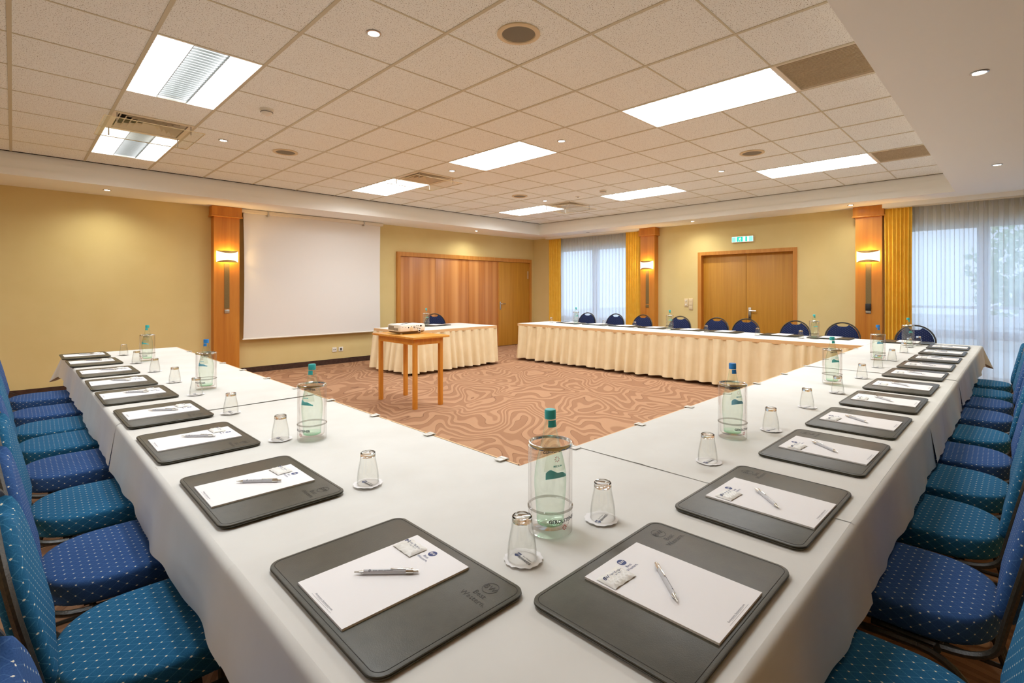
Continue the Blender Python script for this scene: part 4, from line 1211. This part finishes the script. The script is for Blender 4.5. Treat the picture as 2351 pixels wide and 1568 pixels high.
# x, y, cap, turn of the label away from the line to the camera, label text
BO = [(1.007, .894, 'teal', .55, 'in the corner between the two table arms', 'corner'),
      (.906, 2.174, 'teal', -.75, 'first beyond the corner '+WA, 'a'), (.883, 3.768, 'blue', -.7, 'second beyond the corner '+WA, 'a'), (.862, 5.67, 'teal', -.6, 'third beyond the corner '+WA, 'a'),
      (2.203, .896, 'blue', .75, 'first beyond the corner '+TA, 'b'), (3.941, .923, 'teal', .8, 'second beyond the corner '+TA, 'b'), (5.584, .94, 'blue', .7, 'third beyond the corner '+TA, 'b'),
      (7.28, .935, 'teal', 1.0, 'where the window arm meets the cross row', 'c'), (7.44, 1.95, 'teal', 2.6, 'first past the window arm '+CR, 'c'), (7.47, 4.05, 'teal', 2.8, 'second past the window arm '+CR, 'c'),
      (7.43, 5.95, 'teal', 2.7, 'third past the window arm '+CR, 'c'), (5.144, 7.50, 'teal', 2.6, 'on the small presenter table', 'p')]
for x, y, cap, turn, where, g in BO:
    a = math.atan2(-y, -x)+turn; z = ZT+.0065
    put_once(CL, (x, y, z), a+(.12 if turn > 0 else -.12), 'clear chrome-rimmed bottle cooler, '+where, 'clear bottle coolers')
    put_once(BT[cap], (x, y, z+.0185), a, 'green water bottle with %s cap, %s' % (cap, where), 'water bottles')

# ------------------------------------------------------------------ projector table and projector
st = thing('side_table', 'small tall beech table carrying the projector', 'table', (3.365, 5.245, 0))
zt = .82
MB().rbox(-.25, .25, -.455, .455, zt-.024, zt, .003).build('table_top', M['beechtop'], st)
for sx in (-1, 1):
    for sy in (-1, 1): MB().rbox(sx*.175-.022, sx*.175+.022, sy*.375-.022, sy*.375+.022, 0, zt-.024, .002).build('leg', M['beech'], st)
ap = MB()
for sx in (-1, 1): ap.box(sx*.187-.009, sx*.187+.009, -.353, .353, zt-.095, zt-.024)
for sy in (-1, 1): ap.box(-.153, .153, sy*.387-.009, sy*.387+.009, zt-.095, zt-.024)
ap.build('apron', M['beech'], st, smooth=False)
pj = thing('projector', 'white projector standing on the small beech table', 'projector', (3.39, 5.36, zt), 0)
o = rrect(.37, .28, .03, 6)
MB().slabpoly([[(x, y, z) for x, y in offset_loop(o, d)] for z, d in ((.012, .03), (.022, .012), (.034, .004))]).build('lower_shell', M['pjbase'], pj, angle=40)
MB().slabpoly([[(x, y, z) for x, y in offset_loop(o, d)] for z, d in ((.034, .004), (.05, .0), (.1, .0), (.112, .006), (.118, .03), (.1195, .06))]).build('upper_shell', M['white'], pj, angle=40)
pn = MB(); pn.mat(M['black']); yy = -.1412
for x, z, w, h in ((-.06, .078, .012, .014), (-.02, .093, .008, .008), (.02, .092, .026, .007), (.052, .095, .009, .008), (.074, .095, .009, .008), (.112, .092, .028, .014), (.02, .074, .026, .008),
                   (.05, .076, .006, .006), (.066, .076, .006, .006), (.082, .076, .006, .006), (.066, .06, .009, .009), (.094, .06, .026, .008), (.02, .058, .004, .004), (.032, .058, .004, .004), (.044, .058, .004, .004), (-.14, .086, .005, .005), (-.1, .083, .006, .006)):
    pn.box(x-w/2, x+w/2, yy, -.139, z-h/2, z+h/2)
pn.build('connectors', M['black'], pj, smooth=False)
sk = MB(); sk.rbox(.068, .104, -.15, -.139, .024, .05, .002); sk.build('power_inlet_frame', M['white'], pj)
MB().box(.075, .097, -.1515, -.15, .028, .046).build('power_inlet', M['black'], pj, smooth=False)
gv = MB()
for k in range(14): y = .10-k*.0155; gv.box(-.1865, -.1845, y-.0045, y+.0045, .05 if k < 8 else .045, .1 if k < 8 else .075)
gv.build('side_vent', M['pjbase'], pj, smooth=False)
MB().lathe([(.026, 0), (.024, .002), (.001, .0022)], 20).build('speaker_disc', M['cream'], pj).matrix_local = Matrix.Translation((-.02, -.1395, .06)) @ Matrix.Rotation(PI/2, 4, 'X')
for x in (-.13, .13): MB().lathe([(.014, 0), (.012, .02)], 12, cap0=True, cap1=True, c=(x, -.09, 0)).build('foot', M['white'], pj)
MB().lathe([(.014, 0), (.012, .02)], 12, cap0=True, cap1=True, c=(0, .1, 0)).build('foot', M['white'], pj)
MB().lathe([(.04, 0), (.045, .012), (.036, .014), (.03, .006), (.001, .01)], 28).build('lens', M['black'], pj).matrix_local = Matrix.Translation((.08, .138, .075)) @ Matrix.Rotation(-PI/2, 4, 'X')

# ------------------------------------------------------------------ daylight, camera, colour
w = bpy.data.worlds.new('World'); S.world = w; w.use_nodes = True
bg = w.node_tree.nodes['Background']; bg.inputs['Color'].default_value = (.62, .80, 1, 1); bg.inputs['Strength'].default_value = 1.2

cam = bpy.data.cameras.new('Camera'); co = bpy.data.objects.new('Camera', cam); C.objects.link(co)
th = 0.779433
co.location = (0, 0, H); co.rotation_euler = (PI/2, 0, th-PI/2)
cam.sensor_width = 36; cam.lens = 36*1158.1/2351
cam.shift_x = -(1201.4-1175.5)/2351; cam.shift_y = -(784-666.8)/2351
cam.clip_start = .02
S.camera = co
S.view_settings.view_transform = 'Standard'; S.view_settings.look = 'None'; S.view_settings.gamma = 1; S.view_settings.use_curve_mapping = False
S.view_settings.exposure = 1.15
cy = S.cycles
cy.use_denoising = True
cy.max_bounces = 8; cy.diffuse_bounces = 6; cy.glossy_bounces = 3; cy.transmission_bounces = 6; cy.transparent_max_bounces = 24
cy.caustics_reflective = False; cy.caustics_refractive = False
cy.sample_clamp_indirect = 4
cy.use_adaptive_sampling = True; cy.adaptive_threshold = .02
